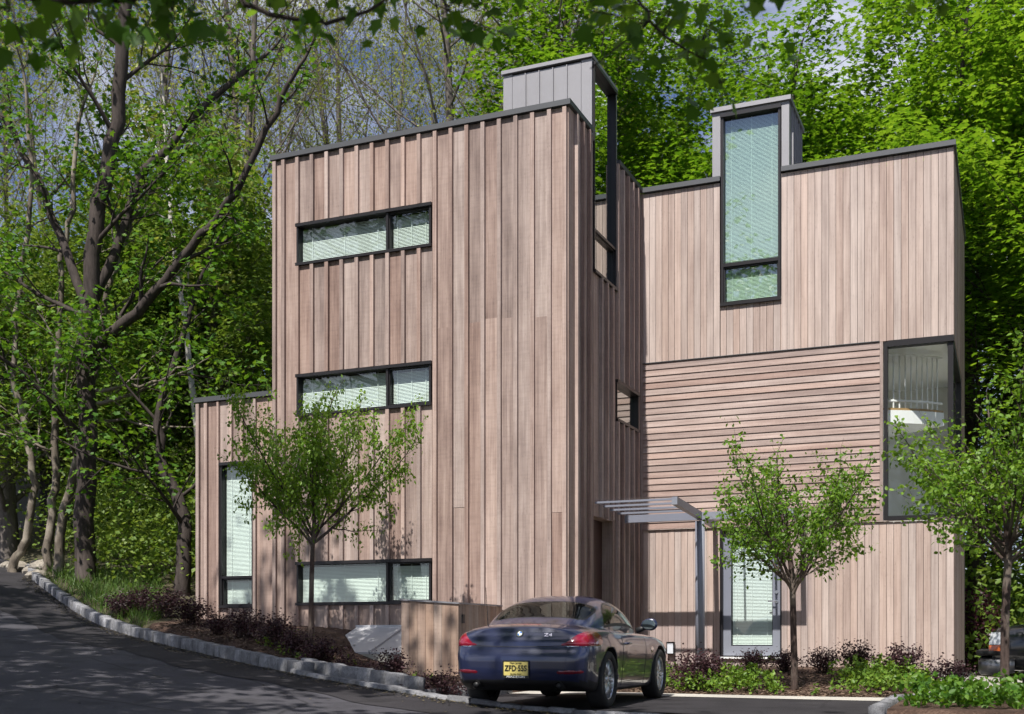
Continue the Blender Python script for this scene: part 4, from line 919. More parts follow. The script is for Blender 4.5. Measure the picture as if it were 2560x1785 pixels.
er = empty('emblem', (0, 0, 0)) if False else None
n = 32; rot = Matrix.Rotation(-tl_, 4, 'X'); cen = Vector((0, hy - .002, .86))
def disc(r0, r1, a0, a1, off, n=12):
    A = np.linspace(a0, a1, n); V = [cen + rot @ Vector((r1 * math.cos(a), -off, r1 * math.sin(a))) for a in A] + [cen + rot @ Vector((r0 * math.cos(a), -off, r0 * math.sin(a))) for a in A]
    return V, [(i, i + 1, n + i + 1, n + i) for i in range(n - 1)]
em = ob('emblem', mesh('emblem', *disc(.026, .041, 0, 2 * math.pi, .006, 32), PLATE_K), car); em['label'] = 'round blue and white quartered emblem'
ob('emblem_rim', mesh('emblem_rim', *disc(.0405, .045, 0, 2 * math.pi, .007, 32), CHR), em)
for q in range(4): ob('emblem_quarter', mesh('emblem_quarter', *disc(.0005, .026, q * math.pi / 2, (q + 1) * math.pi / 2, .0065), WHITE if q % 2 else EMB_B), em)
hb2 = bvh.ray_cast(Vector((.34, -2, .845)), Vector((0, 1, 0))); b_ = stick('model_badge', 'Z4', .058, .36, .845, CHR, car, y=hb2[0].y - .004, bold=.0, sx=1.5, tilt=tl_); b_.rotation_euler[2] = R(8)

# ------------------------------------------------------------------ the dark pickup at the right edge
BLK = paint('black_paint', (.006, .006, .008), .2)
TR = at(2468, 1700, 16.2); tr = tag(empty('pickup_truck', (TR.x, TR.y + .95, ZC - .95), R(0)), 'dark pickup truck mostly beyond the right edge, its nose behind a tree trunk', 'truck')
def loft(name, stations, m, parent, n=20, e=5.0, smoothit=True):
    """stations: (x, half width, z0, z1) rounded-box sections"""
    V = []; F = []
    for (x, hw_, z0, z1) in stations:
        for k in range(n):
            a = 2 * math.pi * (k + .5) / n; c, s_ = math.cos(a), math.sin(a)
            V.append((x, hw_ * math.copysign(abs(c) ** (2 / e), c), (z0 + z1) / 2 + (z1 - z0) / 2 * math.copysign(abs(s_) ** (2 / e), s_)))
    for i in range(len(stations) - 1):
        for k in range(n): F.append((i * n + k, i * n + (k + 1) % n, (i + 1) * n + (k + 1) % n, (i + 1) * n + k))
    F.append(tuple(range(n))); F.append(tuple((len(stations) - 1) * n + k for k in range(n))[::-1])
    return ob(name, mesh(name, V, F, m, smoothit), parent)
loft('body', [(.06, .78, .55, 1.02), (.14, .86, .50, 1.10), (.5, .9, .48, 1.15), (1.5, .92, .46, 1.20), (1.7, .92, .42, 1.22), (3.3, .92, .42, 1.22), (3.4, .92, .46, 1.24), (5.2, .91, .50, 1.24), (5.26, .88, .54, 1.2)], BLK, tr)
loft('cab', [(1.45, .74, 1.15, 1.22), (1.9, .74, 1.15, 1.55), (2.25, .72, 1.15, 1.75), (2.7, .72, 1.15, 1.78), (3.25, .72, 1.15, 1.74), (3.36, .74, 1.15, 1.22)], BLK, tr)
for s in (-1, 1):
    V = [(1.95, s * .755, 1.24), (3.1, s * .755, 1.24), (3.0, s * .745, 1.66), (2.35, s * .745, 1.66)]; ob('side_window', mesh('side_window', V, [(0, 1, 2, 3)], CARGL2), tr)
    hl = MB(); hl.add([(.02, s * .60, .86), (.02, s * .82, .86), (.18, s * .905, .86), (.18, s * .60, .86), (.05, s * .60, 1.03), (.05, s * .80, 1.03), (.19, s * .90, 1.03), (.19, s * .6, 1.03)], BOXF); hl.build('head_lamp', plain('lamp_glass', (.55, .57, .6), .1, .1, coat=1.0), tr)
    am = MB(); am.add([(.015, s * .62, .74), (.015, s * .83, .74), (.17, s * .91, .74), (.17, s * .62, .74), (.018, s * .62, .85), (.018, s * .82, .85), (.175, s * .905, .85), (.175, s * .62, .85)], BOXF); am.build('turn_signal', plain('amber_lens', (.55, .12, .02), .2, coat=1.0), tr)
    for x in (.92, 4.2):
        w_ = wheel(tr, x, s * .80, .37, s < 0, 1.1); w_.rotation_euler[2] += R(90)
        fl = MB(); fl.tube([(x + .43 * math.cos(a), s * .915, .38 + .43 * math.sin(a)) for a in np.linspace(-.25, math.pi + .25, 16)], .035, 6); fl.build('wheel_arch', BLACKP, tr, True)
gr = MB()
for z in np.linspace(.78, 1.0, 5): gr.box(.02, .06, -.58, .58, z - .012, z + .012)
g0 = gr.build('grille', CHR, tr); g0['kind'] = 'stuff'
loft('bumper', [(-.12, .70, .46, .66), (-.08, .86, .42, .70), (.12, .93, .42, .70), (.35, .93, .46, .68)], plain('satin_bumper', (.20, .20, .21), .3, .8), tr); loft('bumper_pad', [(-.15, .70, .70, .77), (-.1, .88, .69, .79), (.2, .95, .70, .78)], BLACKP, tr)
# ------------------------------------------------------------------ vegetation
UP = Vector((0, 0, 1))
BARK_G = bark('grey_bark', (.15, .13, .115), .5, 7); BARK_D = bark('dark_bark', (.06, .048, .043), .5, 8)
BARK_P = bark('pale_mottled_bark', (.15, .125, .10), .45, 6, (.27, .235, .19)); BARK_Y = bark('young_bark', (.085, .06, .052), .5, 20, (.16, .13, .11))
BARK_W = bark('birch_bark', (.5, .47, .43), .35, 4)
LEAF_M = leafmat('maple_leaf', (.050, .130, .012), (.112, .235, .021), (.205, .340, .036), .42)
LEAF_D = leafmat('shaded_maple_leaf', (.034, .105, .012), (.075, .175, .018), (.150, .270, .030), .42)  # darker copy of the maple leaf, with shade put into its colour
LEAF_S = leafmat('spring_bud_leaf', (.12, .16, .025), (.21, .26, .045), (.31, .34, .07), .35)
LEAF_Y = leafmat('young_tree_leaf', (.060, .140, .012), (.125, .245, .022), (.220, .350, .045), .42)
LEAF_U = leafmat('undergrowth_leaf', (.065, .125, .016), (.125, .210, .030), (.215, .290, .055), .40)
LEAF_P = leafmat('barberry_leaf', (.018, .008, .010), (.040, .016, .020), (.085, .040, .045), .20)
LEAF_G = leafmat('ground_cover_leaf', (.06, .13, .014), (.12, .22, .025), (.22, .33, .05), .35)
LEAF_R = leafmat('red_maple_leaf', (.020, .006, .010), (.040, .009, .016), (.075, .018, .03), .35)
GRASSM = leafmat('grass_blade', (.035, .085, .014), (.07, .14, .022), (.13, .20, .045), .3)

class Tree:
    def __init__(s, seed): s.rng = random.Random(seed); s.V = []; s.F = []; s.L = []; s.S = []; s.n = 0; s.keep = None
    def tube(s, pts, rad, k):
        n = len(pts); V = []; a = None
        for i, p in enumerate(pts):
            t = (pts[min(i + 1, n - 1)] - pts[max(i - 1, 0)]).normalized()
            if a is None: a = t.orthogonal().normalized()
            else:
                a = a - t * a.dot(t); a = a.normalized() if a.length > 1e-6 else t.orthogonal().normalized()
            b = t.cross(a)
            for j in range(k):
                th_ = 2 * math.pi * j / k; q = p + (a * math.cos(th_) + b * math.sin(th_)) * rad[i]; s.V.append((q.x, q.y, q.z))
        o = s.n
        for i in range(n - 1):
            for j in range(k): s.F.append((o + i * k + j, o + i * k + (j + 1) % k, o + (i + 1) * k + (j + 1) % k, o + (i + 1) * k + j))
        s.n += n * k
    def jv(s, a): r = s.rng; return Vector((r.gauss(0, a), r.gauss(0, a), r.gauss(0, a)))
    def grow(s, p, d, L, r, lev, P):
        n = P['seg'][lev]; pts = [p.copy()]; d = d.normalized()
        for i in range(n):
            d = (d + s.jv(P['wob'][lev]) + UP * P['trop'][lev]).normalized(); p = p + d * (L / n); pts.append(p)
        tp_ = P['taper'][lev]; rad = [r * (1 - (1 - tp_) * i / n) for i in range(n + 1)]
        if s.keep and lev > 0 and not s.keep(pts[-1]): return
        if r > P.get('rmin', 0): s.tube(pts, rad, P['side'][lev])
        s.kids(pts, rad, L, lev, P)
    def kids(s, pts, rad, L, lev, P, f0=None):
        rg = s.rng; n = len(pts) - 1
        def along(f):
            x = min(f * n, n - 1e-6); i = int(x); t = x - i; return pts[i].lerp(pts[i + 1], t), (pts[i + 1] - pts[i]).normalized(), rad[i] * (1 - t) + rad[i + 1] * t
        if lev < P['max']:
            k = P['kids'][lev]; k = max(1, int(k * rg.uniform(.8, 1.2) + .5)); g = rg.uniform(0, 6.28); f0 = P['f0'][lev] if f0 is None else f0
            for c in range(k):
                f = f0 + (1 - f0) * (c + rg.uniform(.2, .9)) / k; q, t, rr = along(min(f, .995)); g += 2.4 + rg.uniform(-.5, .5)
                o1 = t.orthogonal().normalized(); o2 = t.cross(o1); perp = o1 * math.cos(g) + o2 * math.sin(g)
                a = math.radians(rg.gauss(P['ang'][lev], 8)); dd = t * math.cos(a) + perp * math.sin(a)
                ll = (P['len'][lev + 1] * rg.uniform(.7, 1.2)) * (1 - P['short'][lev] * (f - f0) / (1 - f0 + 1e-6))
                s.grow(q, dd, ll, min(rr * P['rr'][lev] * rg.uniform(.8, 1.1), rr * .9), lev + 1, P)
            if P.get('tip', 1): s.grow(pts[-1], (pts[-1] - pts[-2]) + s.jv(.02) * 0, P['len'][lev + 1] * .8, rad[-1], lev + 1, P)
        if lev >= P['leaf_from']:
            for c in range(P['leaf'] if lev == P['max'] else P['leaf'] // 3):
                q, t, rr = along(rg.uniform(.15, 1.0)); q = q + s.jv(P['spread'])
                if not s.keep or s.keep(q): s.L.append((q.x, q.y, q.z))
    def wood(s, name, m):
        if not s.F: return None
        return fast(name, np.array(s.V), [np.array(s.F)], m, True)
TPL = {
 'diamond': (np.array([(0, 0, 0), (.38, .45, .06), (0, 1, 0), (-.38, .45, .06)]), [(0, 1, 2), (0, 2, 3)]),
 'ovate': (np.array([(0, 0, 0), (.30, .28, .07), (.26, .62, .05), (0, 1, -.04), (-.26, .62, .05), (-.30, .28, .07)]), [(0, 1, 2, 3), (0, 3, 4, 5)]),
 'maple': (np.array([(0, 0, 0), (.42, -.02, .05), (.36, .26, .04), (.58, .52, -.02), (.26, .55, .04), (0, 1, -.06), (-.26, .55, .04), (-.58, .52, -.02), (-.36, .26, .04), (-.42, -.02, .05)]), [(0, 1, 2, 3), (0, 3, 4, 5), (0, 5, 6, 7), (0, 7, 8, 9)]),
 'blade': (np.array([(-.03, 0, 0), (.03, 0, 0), (.02, .6, .08), (0, 1, .25), (-.02, .6, .08)]), [(0, 1, 2, 4), (4, 2, 3, 3)]),
}
def leaves(name, pos, size, m, tpl='diamond', up=.6, seed=0, droop=.25, var=.35):
    g = np.random.default_rng(seed); pos = np.asarray(pos, float).reshape(-1, 3); N = len(pos)
    T, F = TPL[tpl]
    nn = g.normal(size=(N, 3)); nn /= np.linalg.norm(nn, axis=1, keepdims=True); nn = nn * (1 - up); nn[:, 2] += up; nn /= np.linalg.norm(nn, axis=1, keepdims=True) + 1e-9
    t = g.normal(size=(N, 3)); t[:, 2] -= droop; t -= nn * np.sum(t * nn, 1, keepdims=True); t /= np.linalg.norm(t, axis=1, keepdims=True) + 1e-9
    b = np.cross(t, nn); sz = size * (1 + g.uniform(-var, var, N))
    V = pos[:, None, :] + sz[:, None, None] * (T[None, :, 0:1] * b[:, None, :] + T[None, :, 1:2] * t[:, None, :] + T[None, :, 2:3] * nn[:, None, :])
    k = len(T); base = (np.arange(N) * k)[:, None]; byk = {}
    for f in F:
        f = tuple(dict.fromkeys(f)); byk.setdefault(len(f), []).append(base + np.array(f)[None, :])
    return fast(name, V.reshape(-1, 3), [np.concatenate(v) for v in byk.values()], m)
def cluster(pos, k, r, seed, flat=.5):
    g = np.random.default_rng(seed); pos = np.repeat(np.asarray(pos, float), k, axis=0); d = g.normal(size=pos.shape) * r; d[:, 2] *= flat; return pos + d
def plant(name, wood_me, leaf_me, loc, rz=0, sc=1.0, label=None, cat=None, group=None, parts=('trunk', 'crown')):
    o = empty(name, loc, rz); o.scale = (sc, sc, sc) if not hasattr(sc, '__len__') else sc
    if wood_me: ob(parts[0], wood_me, o)
    if leaf_me: c = ob(parts[1], leaf_me, o); c['kind'] = 'stuff'
    return tag(o, label, cat, group)

# ---- the three young street trees
def young(seed, h_trunk, crown, lean=(0, 0), leafn=9, leaf=.062, mat=LEAF_Y, twist=0):
    T = Tree(seed); P = dict(seg=[6, 7, 6, 4], wob=[.02, .06, .10, .13], trop=[0, .03, .02, .0], taper=[.8, .42, .4, .35], side=[10, 6, 4, 3], kids=[12, 9, 6], ang=[50, 36, 42], len=[h_trunk, crown, crown * .46, crown * .21], rr=[.50, .5, .55], short=[-.15, .45, .4], f0=[.84, .16, .15], max=3, leaf_from=2, leaf=leafn, spread=.035, tip=1)
    T.grow(Vector((0, 0, 0)), Vector((lean[0], lean[1], 1)), h_trunk, .058, 0, P)
    return T.wood('trunk', BARK_Y), leaves('crown', cluster(T.L, 2, .035, seed, 1.0), leaf, mat, 'ovate', .38, seed, .45), T
def base(px, d):
    p = at(px, 1600, d); return p.x, p.y
x, y = base(778, 17.6); w_, l_, T1 = young(3, 1.72, 1.72, leafn=7); plant('young_tree', w_, l_, (x, y, gz(x, y) - .05), R(75), (.74, .74, 1.1), 'young leafy tree standing before the windows of the left block', 'tree', 'young street trees')
x, y = base(1986, 17.5); w_, l_, T2 = young(8, 1.68, 1.56, leafn=4); plant('young_tree', w_, l_, (x, y, gz(x, y) - .05), R(200), (.95, .95, 1.02), 'slender young tree in the bed beside the glazed door', 'tree', 'young street trees')
x, y = base(2512, 14.2); w_, l_, T3 = young(15, 2.0, 1.45, leafn=4, mat=LEAF_Y); plant('young_tree', w_, l_, (x, y, gz(x, y) + .02), R(115), 1.0, 'dark trunked young tree at the right edge before the pickup', 'tree', 'young street trees')

# ---- tall trees from surveyed limbs on the left
def limbs(seed, paths, P, barkm, leafm, name, label, leaf=.15, up=.55, k=2, cr=.10, tpl='maple', keep=None, group=None, every=1):
    T = Tree(seed); T.keep = keep; org = None
    for pi, (d0, d1, r0, r1, lev, pts) in enumerate(paths):
        q = [at(px_, py_, d0 + (d1 - d0) * i / (len(pts) - 1)) for i, (px_, py_) in enumerate(pts)]
        if org is None:
            org = q[0].copy(); org.z = gz(org.x, org.y) - .1
            if q[0].z > org.z: q = [org.copy()] + q
        f = []                        # refine and roughen
        for i in range(len(q) - 1):
            for t in (0, .34, .67): f.append(q[i].lerp(q[i + 1], t) + (T.jv(.03) if i + t > 0 else Vector()))
        f.append(q[-1]); n = len(f); rad = [r0 + (r1 - r0) * (i / (n - 1)) ** .8 for i in range(n)]
        T.tube(f, rad, 9 if r0 > .06 else 6); L = sum((f[i + 1] - f[i]).length for i in range(n - 1))
        T.kids(f, rad, L, lev, P, .30 if pi == 0 else .18)
    w = T.wood('trunk', barkm); V = np.array([v.co[:] for v in w.vertices]) - np.array(org[:]); w.vertices.foreach_set('co', V.astype(np.float32).ravel())
    lp = cluster(T.L, k, cr, seed, .45) - np.array(org[:])
    return plant(name, w, leaves('crown', lp, leaf, leafm, tpl, up, seed, .3), org, 0, 1, label, 'tree', group)
PB = dict(seg=[8, 7, 6, 4], wob=[.05, .08, .11, .14], trop=[0, .02, .01, .0], taper=[.5, .3, .3, .3], side=[8, 5, 4, 3], kids=[11, 7, 5], ang=[50, 45, 45], len=[8, 3.6, 1.5, .6], rr=[.42, .5, .55], short=[.35, .4, .4], f0=[.3, .2, .2], max=3, leaf_from=3, leaf=4, spread=.09, tip=1)
grp = 'tall trees beside the road'
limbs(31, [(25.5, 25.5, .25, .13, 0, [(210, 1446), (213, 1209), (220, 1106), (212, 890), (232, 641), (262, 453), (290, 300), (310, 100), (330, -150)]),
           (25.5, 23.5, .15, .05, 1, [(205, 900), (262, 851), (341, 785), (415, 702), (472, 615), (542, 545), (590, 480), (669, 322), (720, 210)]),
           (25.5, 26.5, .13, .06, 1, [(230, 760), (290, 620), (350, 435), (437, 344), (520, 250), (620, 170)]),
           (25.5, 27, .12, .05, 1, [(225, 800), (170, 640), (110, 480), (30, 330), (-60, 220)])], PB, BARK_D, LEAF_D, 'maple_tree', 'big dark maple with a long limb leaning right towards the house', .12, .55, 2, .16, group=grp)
PP = dict(PB, kids=[7, 5, 4], len=[8, 2.6, 1.2, .5], leaf=3)
limbs(32, [(26.2, 26.2, .125, .05, 0, [(143, 1415), (153, 1302), (175, 1226), (192, 1134), (206, 1058), (220, 993), (237, 917), (254, 825), (280, 694), (310, 602), (332, 558), (420, 409)]),
           (26.2, 24.2, .05, .02, 2, [(227, 976), (300, 966), (378, 953), (440, 935), (500, 908)]), (26.2, 24.4, .045, .018, 2, [(225, 1010), (344, 982), (420, 940), (490, 905)]), (26.2, 24.8, .045, .015, 2, [(208, 1055), (310, 1052), (400, 1072), (470, 1068)])],
      PP, BARK_P, LEAF_D, 'pale_trunk_tree', 'rightmost of the three pale leaning trunks by the road', .115, .55, 2, .14, group=grp)
limbs(33, [(26.6, 26.6, .115, .05, 0, [(122, 1410), (130, 1310), (137, 1226), (137, 1106), (137, 1003), (139, 917), (157, 759), (153, 641), (184, 518), (192, 344)]),
           (26.6, 26, .045, .015, 2, [(130, 1125), (60, 1100), (0, 1075)])], PP, BARK_P, LEAF_D, 'pale_trunk_tree', 'upright middle one of the three pale trunks by the road', .115, .55, 2, .14, group=grp)
limbs(34, [(27.2, 27.2, .115, .05, 0, [(34, 1400), (58, 1371), (74, 1312), (88, 1209), (74, 1123), (58, 1055), (41, 986), (35, 912), (44, 737), (79, 519), (70, 330)])], PP, BARK_P, LEAF_D, 'pale_trunk_tree', 'leftmost pale trunk, bent like a bow above the stones', .115, .55, 2, .14, group=grp)
limbs(35, [(24.5, 25, .21, .06, 0, [(462, 1500), (462, 1400), (460, 1295), (430, 1209), (409, 1161), (395, 1060), (420, 930), (470, 800)])], PP, BARK_D, LEAF_D, 'leaning_tree', 'dark leaning tree just left of the annex', .115, .55, 2, .14, group=grp)
limbs(36, [(29, 30, .10, .03, 0, [(495, 1150), (480, 900), (433, 640), (424, 519), (415, 380), (405, 200)])], dict(PP, leaf=3), BARK_W, LEAF_S, 'birch_tree', 'slim white stemmed birch behind the big maple', .13, .5, 3, .14, group=grp)

# ---- wooded hillside: bare-branched spring trees
def sparse(seed, h, spread=42):
    T = Tree(seed); P = dict(seg=[12, 8, 6, 4], wob=[.03, .06, .09, .12], trop=[.01, .05, .05, .03], taper=[.25, .25, .3, .3], side=[7, 5, 3, 3], kids=[20, 9, 7], ang=[spread, 34, 32], len=[h, h * .36, h * .15, h * .065], rr=[.36, .5, .6], short=[.55, .4, .3], f0=[.28, .2, .2], max=3, leaf_from=3, leaf=2, spread=.10, tip=1)
    T.grow(Vector((0, 0, 0)), Vector((T.rng.uniform(-.06, .06), T.rng.uniform(-.06, .06), 1)), h, h * .0085, 0, P); return T
SPV = []
for i in range(4):
    T = sparse(50 + i, 20 + i, 40 + 3 * i); SPV.append((T.wood('trunk', BARK_G), leaves('crown', cluster(T.L, 2, .09, i, .7), .10, LEAF_S, 'diamond', .35, i)))
rng = random.Random(77); spots = []
def far_enough(x, y, dmin): return all((x - a) ** 2 + (y - b) ** 2 > dmin * dmin for a, b in spots)
tries = 0
while len(spots) < 28 and tries < 4000:
    tries += 1; d = rng.uniform(33, 66); u = rng.uniform(-.52, .09); x = d * (-SN + CS * u); y = d * (CS + SN * u)
    if XA - 1 < x < XR + 4 and y < 30: continue
    if far_enough(x, y, 3.6): spots.append((x, y))
spots.sort(key=lambda q: lat(*q) / depth(*q))
ORD = ['first', 'second', 'third', 'fourth', 'fifth', 'sixth', 'seventh', 'eighth', 'ninth', 'tenth', 'eleventh', 'twelfth', 'thirteenth', 'fourteenth', 'fifteenth', 'sixteenth', 'seventeenth', 'eighteenth', 'nineteenth']
for i, (x, y) in enumerate(spots):
    n_s = len(spots); lb = 'tall thin budding spring tree on the wooded slope, %s from the %s' % ((ORD[i], 'left edge') if i < n_s // 2 else (ORD[n_s - 1 - i], 'left roof lantern'))
    w_, l_ = SPV[i % 4]; plant('hillside_tree', w_, l_, (x, y, gz(x, y) - .2), rng.uniform(0, 6.28), rng.uniform(.85, 1.15), lb, 'tree', 'bare budding trees on the wooded slope')
# ---- dense maples behind the right block
def maple(seed, h, r, n_l=5):
    T = Tree(seed); P = dict(seg=[10, 8, 6, 4], wob=[.03, .07, .10, .14], trop=[.0, .03, .01, -.01], taper=[.3, .3, .3, .3], side=[8, 5, 4, 3], kids=[18, 9, 6], ang=[52, 46, 45], len=[h, r, r * .42, r * .19], rr=[.38, .5, .55], short=[.55, .35, .3], f0=[.16, .2, .2], max=3, leaf_from=3, leaf=n_l, spread=.14, tip=1)
    T.grow(Vector((0, 0, 0)), Vector((0, 0, 1)), h, .26, 0, P); return T
MPV = []
for i in range(3):
    T = maple(70 + i, 14 + 1.5 * i, 5.2); MPV.append((T.wood('trunk', BARK_D), leaves('crown', cluster(T.L, 4, .24, i, .28), .15, LEAF_M, 'maple', .70, i, .35)))
mls = [(1500, 38, .85, 'bright green maple just right of the left roof lantern'), (1640, 34, 1.0, 'bright maple filling the gap between the two roof lanterns'), (1790, 41, .95, 'tall maple crown behind the right roof lantern'), (1960, 33, .93, 'bright maple crown above the right block parapet'), (2110, 38, .98, 'maple crown reaching the sky right of the right lantern'),
       (2270, 33, .98, 'yellow green maple crown behind the right roof corner'), (2440, 30, 1.0, 'full maple beside the right side wall'), (2600, 34, 1.0, 'tall maple half outside the right edge of the picture'), (2500, 42, .9, 'farther maple glimpsed behind the right side wall'), (2720, 27, .95, 'maple crown over the pickup, mostly beyond the picture edge')]
for i, (px_, d_, s_, lb) in enumerate(mls):
    p = at(px_, 1500, d_); w_, l_ = MPV[i % 3]; plant('maple_tree', w_, l_, (p.x, p.y, gz(p.x, p.y) - .2), i * 1.9, s_, lb, 'tree', 'dense maples behind the right block')
for i, (x, y, s_, lb) in enumerate([(8.5, 25.5, 1.0, 'maple across the drive, nearest the house, beyond the right edge'), (12.5, 18, 1.05, 'maple across the drive, opposite the pickup, beyond the right edge'), (9.5, 33, 1.0, 'maple across the drive, farthest back, beyond the right edge')]):
    w_, l_ = MPV[i % 3]; plant('maple_tree', w_, l_, (x, y, gz(x, y) - .2), i * 2.2, s_, lb, 'tree', 'maples across the drive')
# leafy understory on the slope to the left
UNV = []
for i in range(2):
    T = maple(80 + i, 6.5, 3.0); UNV.append((T.wood('trunk', BARK_G), leaves('crown', cluster(T.L, 3, .24, i, .3), .105, LEAF_U, 'maple', .6, i, .3)))
uns = [(20, 31, 1.1, 'leafy understory tree at the far left edge behind the shed'), (75, 38, 1.0, 'leafy understory tree above the shed roof'), (300, 33, 1.0, 'leafy understory tree right of the big dark trunk'), (390, 37, 1.2, 'leafy understory tree between the big maple and the leaning tree'), (520, 34, 1.15, 'leafy understory tree above the annex coping'), (600, 40, 1.1, 'leafy understory tree against the left wall of the tall block'), (450, 45, 1.0, 'leafy understory tree high on the slope behind the birch'), (250, 44, 1.0, 'leafy understory tree high on the slope behind the big maple'), (130, 48, 1.0, 'leafy understory tree high on the slope at the left'), (560, 50, 1.1, 'farthest leafy understory tree on the slope left of the house')]
for i, (px_, d_, s_, lb) in enumerate(uns):
    p = at(px_, 1500, d_); w_, l_ = UNV[i % 2]; plant('understory_tree', w_, l_, (p.x, p.y, gz(p.x, p.y) - .2), i * 2.3, s_, lb, 'tree', 'leafy understory trees on the slope')
# ---- undergrowth on the slope (uncountable)
g = np.random.default_rng(5); pts = []
for _ in range(760):
    d = 25 + 45 * g.random() ** 1.3; u = g.uniform(-.52, -.12); x = d * (-SN + CS * u); y = d * (CS + SN * u)
    if x > XA - .8 and y < 29: continue
    if y < ykerb(x) + 1.5: continue
    h_ = g.uniform(.7, 3.6); r_ = g.uniform(.6, 1.5); n_ = int(g.uniform(120, 330)); z = gz(x, y)
    c = g.normal(size=(n_, 3)) * np.array([r_ * .55, r_ * .55, h_ * .3]); c[:, 2] = np.abs(c[:, 2]) + g.uniform(0, .6 * h_, n_); pts.append(c + np.array([x, y, z]))
U_ = np.concatenate(pts); tag(ob('undergrowth', leaves('undergrowth', U_, .11, LEAF_U, 'diamond', .5, 5, .2)), 'light green undergrowth covering the wooded slope', 'undergrowth', kind='stuff')
pts = []
for _ in range(420):                # beyond the right corner
    d = g.uniform(26.5, 48); u = g.uniform(.37, .56); x = d * (-SN + CS * u); y = d * (CS + SN * u); h_ = g.uniform(1.0, 4.2); n_ = int(g.uniform(80, 190)); z = gz(x, y)
    c = g.normal(size=(n_, 3)) * np.array([.7, .7, h_ * .3]); c[:, 2] = np.abs(c[:, 2]) + g.uniform(0, .5 * h_, n_); pts.append(c + np.array([x, y, z]))
tag(ob('hedge_growth', leaves('hedge_growth', np.concatenate(pts), .15, LEAF_U, 'diamond', .5, 6, .2)), 'green undergrowth beyond the right corner of the house', 'undergrowth', kind='stuff')

# ---- shade trees over the road: crowns mostly above the picture, low branches hang into its top
def shade_keep(q):
    d = depth(q.x, q.y); zr_ = q.z - ZC
    if d > 1.0 and zr_ < .562 * d + .75 and abs(lat(q.x, q.y)) < .5 * d + .4: return False
    zh = zr_ - TAN_EL * (Y1 - q.y)                              # where its shade meets the left block
    lim = np.interp(q.x, [-14, -12.2, -10.6, -9, -7.8, -6.4], [4.6, 3.7, 2.4, .5, -.6, -.9])
    if q.x < -6.3 and zh > lim: return False
    if q.x >= -6.3 and q.y + (zr_ + .82) / TAN_EL > 15.6: return False
    return True
def shade(seed, x, y, h, r, label):
    T = Tree(seed); org = Vector((x, y, gz(x, y) - .1)); P = dict(seg=[10, 9, 6, 4], wob=[.03, .06, .10, .14], trop=[.0, .02, .0, -.01], taper=[.4, .3, .3, .3], side=[9, 5, 4, 3], kids=[17, 9, 6], ang=[62, 46, 45], len=[h, r, r * .40, r * .17], rr=[.40, .5, .55], short=[.4, .35, .3], f0=[.34, .2, .2], max=3, leaf_from=3, leaf=5, spread=.14, tip=1)
    T.keep = shade_keep; T.grow(org, Vector((0, .06, 1)), h, .30, 0, P)
    w = T.wood('trunk', BARK_D); V = np.array([v.co[:] for v in w.vertices]) - np.array(org[:]); w.vertices.foreach_set('co', V.astype(np.float32).ravel())
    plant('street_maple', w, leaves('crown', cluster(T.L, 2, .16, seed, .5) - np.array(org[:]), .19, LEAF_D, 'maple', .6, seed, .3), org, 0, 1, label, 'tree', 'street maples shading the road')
shade(90, -9.5, 3.2, 11.5, 6.6, 'street maple left of the camera shading the lower road')
shade(91, -3.2, -2.5, 13, 7.2, 'street maple behind the camera shading the car')
shade(92, -14.3, 7.3, 15.5, 8.0, 'street maple up the road beyond the left edge')
shade(93, 4.8, 2.6, 11, 6.0, 'street maple right of the camera shading the drive')
# branches that hang into the top of the picture
def overhang(seed, d, path, r0, nleaf, size, label, jit=.16, droop=1.0):
    rg = random.Random(seed); q = [at(px_, py_, d) for px_, py_ in path]; mbb = MB(); f = []
    for i in range(len(q) - 1):
        for t in (0, .25, .5, .75): f.append(q[i].lerp(q[i + 1], t) + Vector((rg.gauss(0, .008),) * 3))
    f.append(q[-1]); org = f[0].copy(); f = [a - org for a in f]
    mbb.tube(f, list(np.linspace(r0, r0 * .4, len(f))), 7); pos = []
    for _ in range(nleaf):
        c = f[rg.randrange(2, len(f))] + Vector((rg.gauss(0, jit), rg.gauss(0, jit * 1.5), rg.gauss(0, jit * .5))); mbb.tube([f[min(range(len(f)), key=lambda i: (f[i] - c).length)], c], .0035, 4)
        for _ in range(rg.choice((1, 2, 2, 3))): pos.append(tuple(c + Vector((rg.gauss(0, .05), rg.gauss(0, .07), rg.gauss(0, .03)))))
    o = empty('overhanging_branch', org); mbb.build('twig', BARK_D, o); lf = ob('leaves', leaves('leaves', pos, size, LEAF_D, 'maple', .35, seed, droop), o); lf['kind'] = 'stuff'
    tag(o, label, 'branch', 'maple branches hanging into the top of the picture')
overhang(1, 5.2, [(-120, -62), (60, -12), (200, 3), (330, -2), (430, -17)], .02, 60, .09, 'leafy dark maple branch across the top left corner', .14)
overhang(2, 6.0, [(560, -82), (600, 0), (680, 33), (770, 53), (850, 50), (920, 28), (960, 3), (1010, -62)], .016, 16, .09, 'drooping bow shaped twig with large dark leaves above the left block', .12)
overhang(3, 6.0, [(960, -112), (1030, -42), (1090, -12), (1120, 18), (1140, 38)], .014, 26, .09, 'hanging leaf cluster at the top just left of the middle', .13)
overhang(4, 6.2, [(1560, -102), (1590, -2), (1640, 68), (1720, 128), (1790, 168), (1800, 208)], .010, 40, .085, 'dark drooping branch above and left of the right lantern', .16)
overhang(5, 5.6, [(2330, -112), (2350, -52), (2370, -22), (2400, -2)], .012, 10, .09, 'small leaf cluster at the top right', .09)
overhang(6, 6.0, [(1800, -92), (1850, -47), (1900, -22), (1940, -17)], .012, 8, .09, 'few dark leaves at the top above the right lantern', .10)

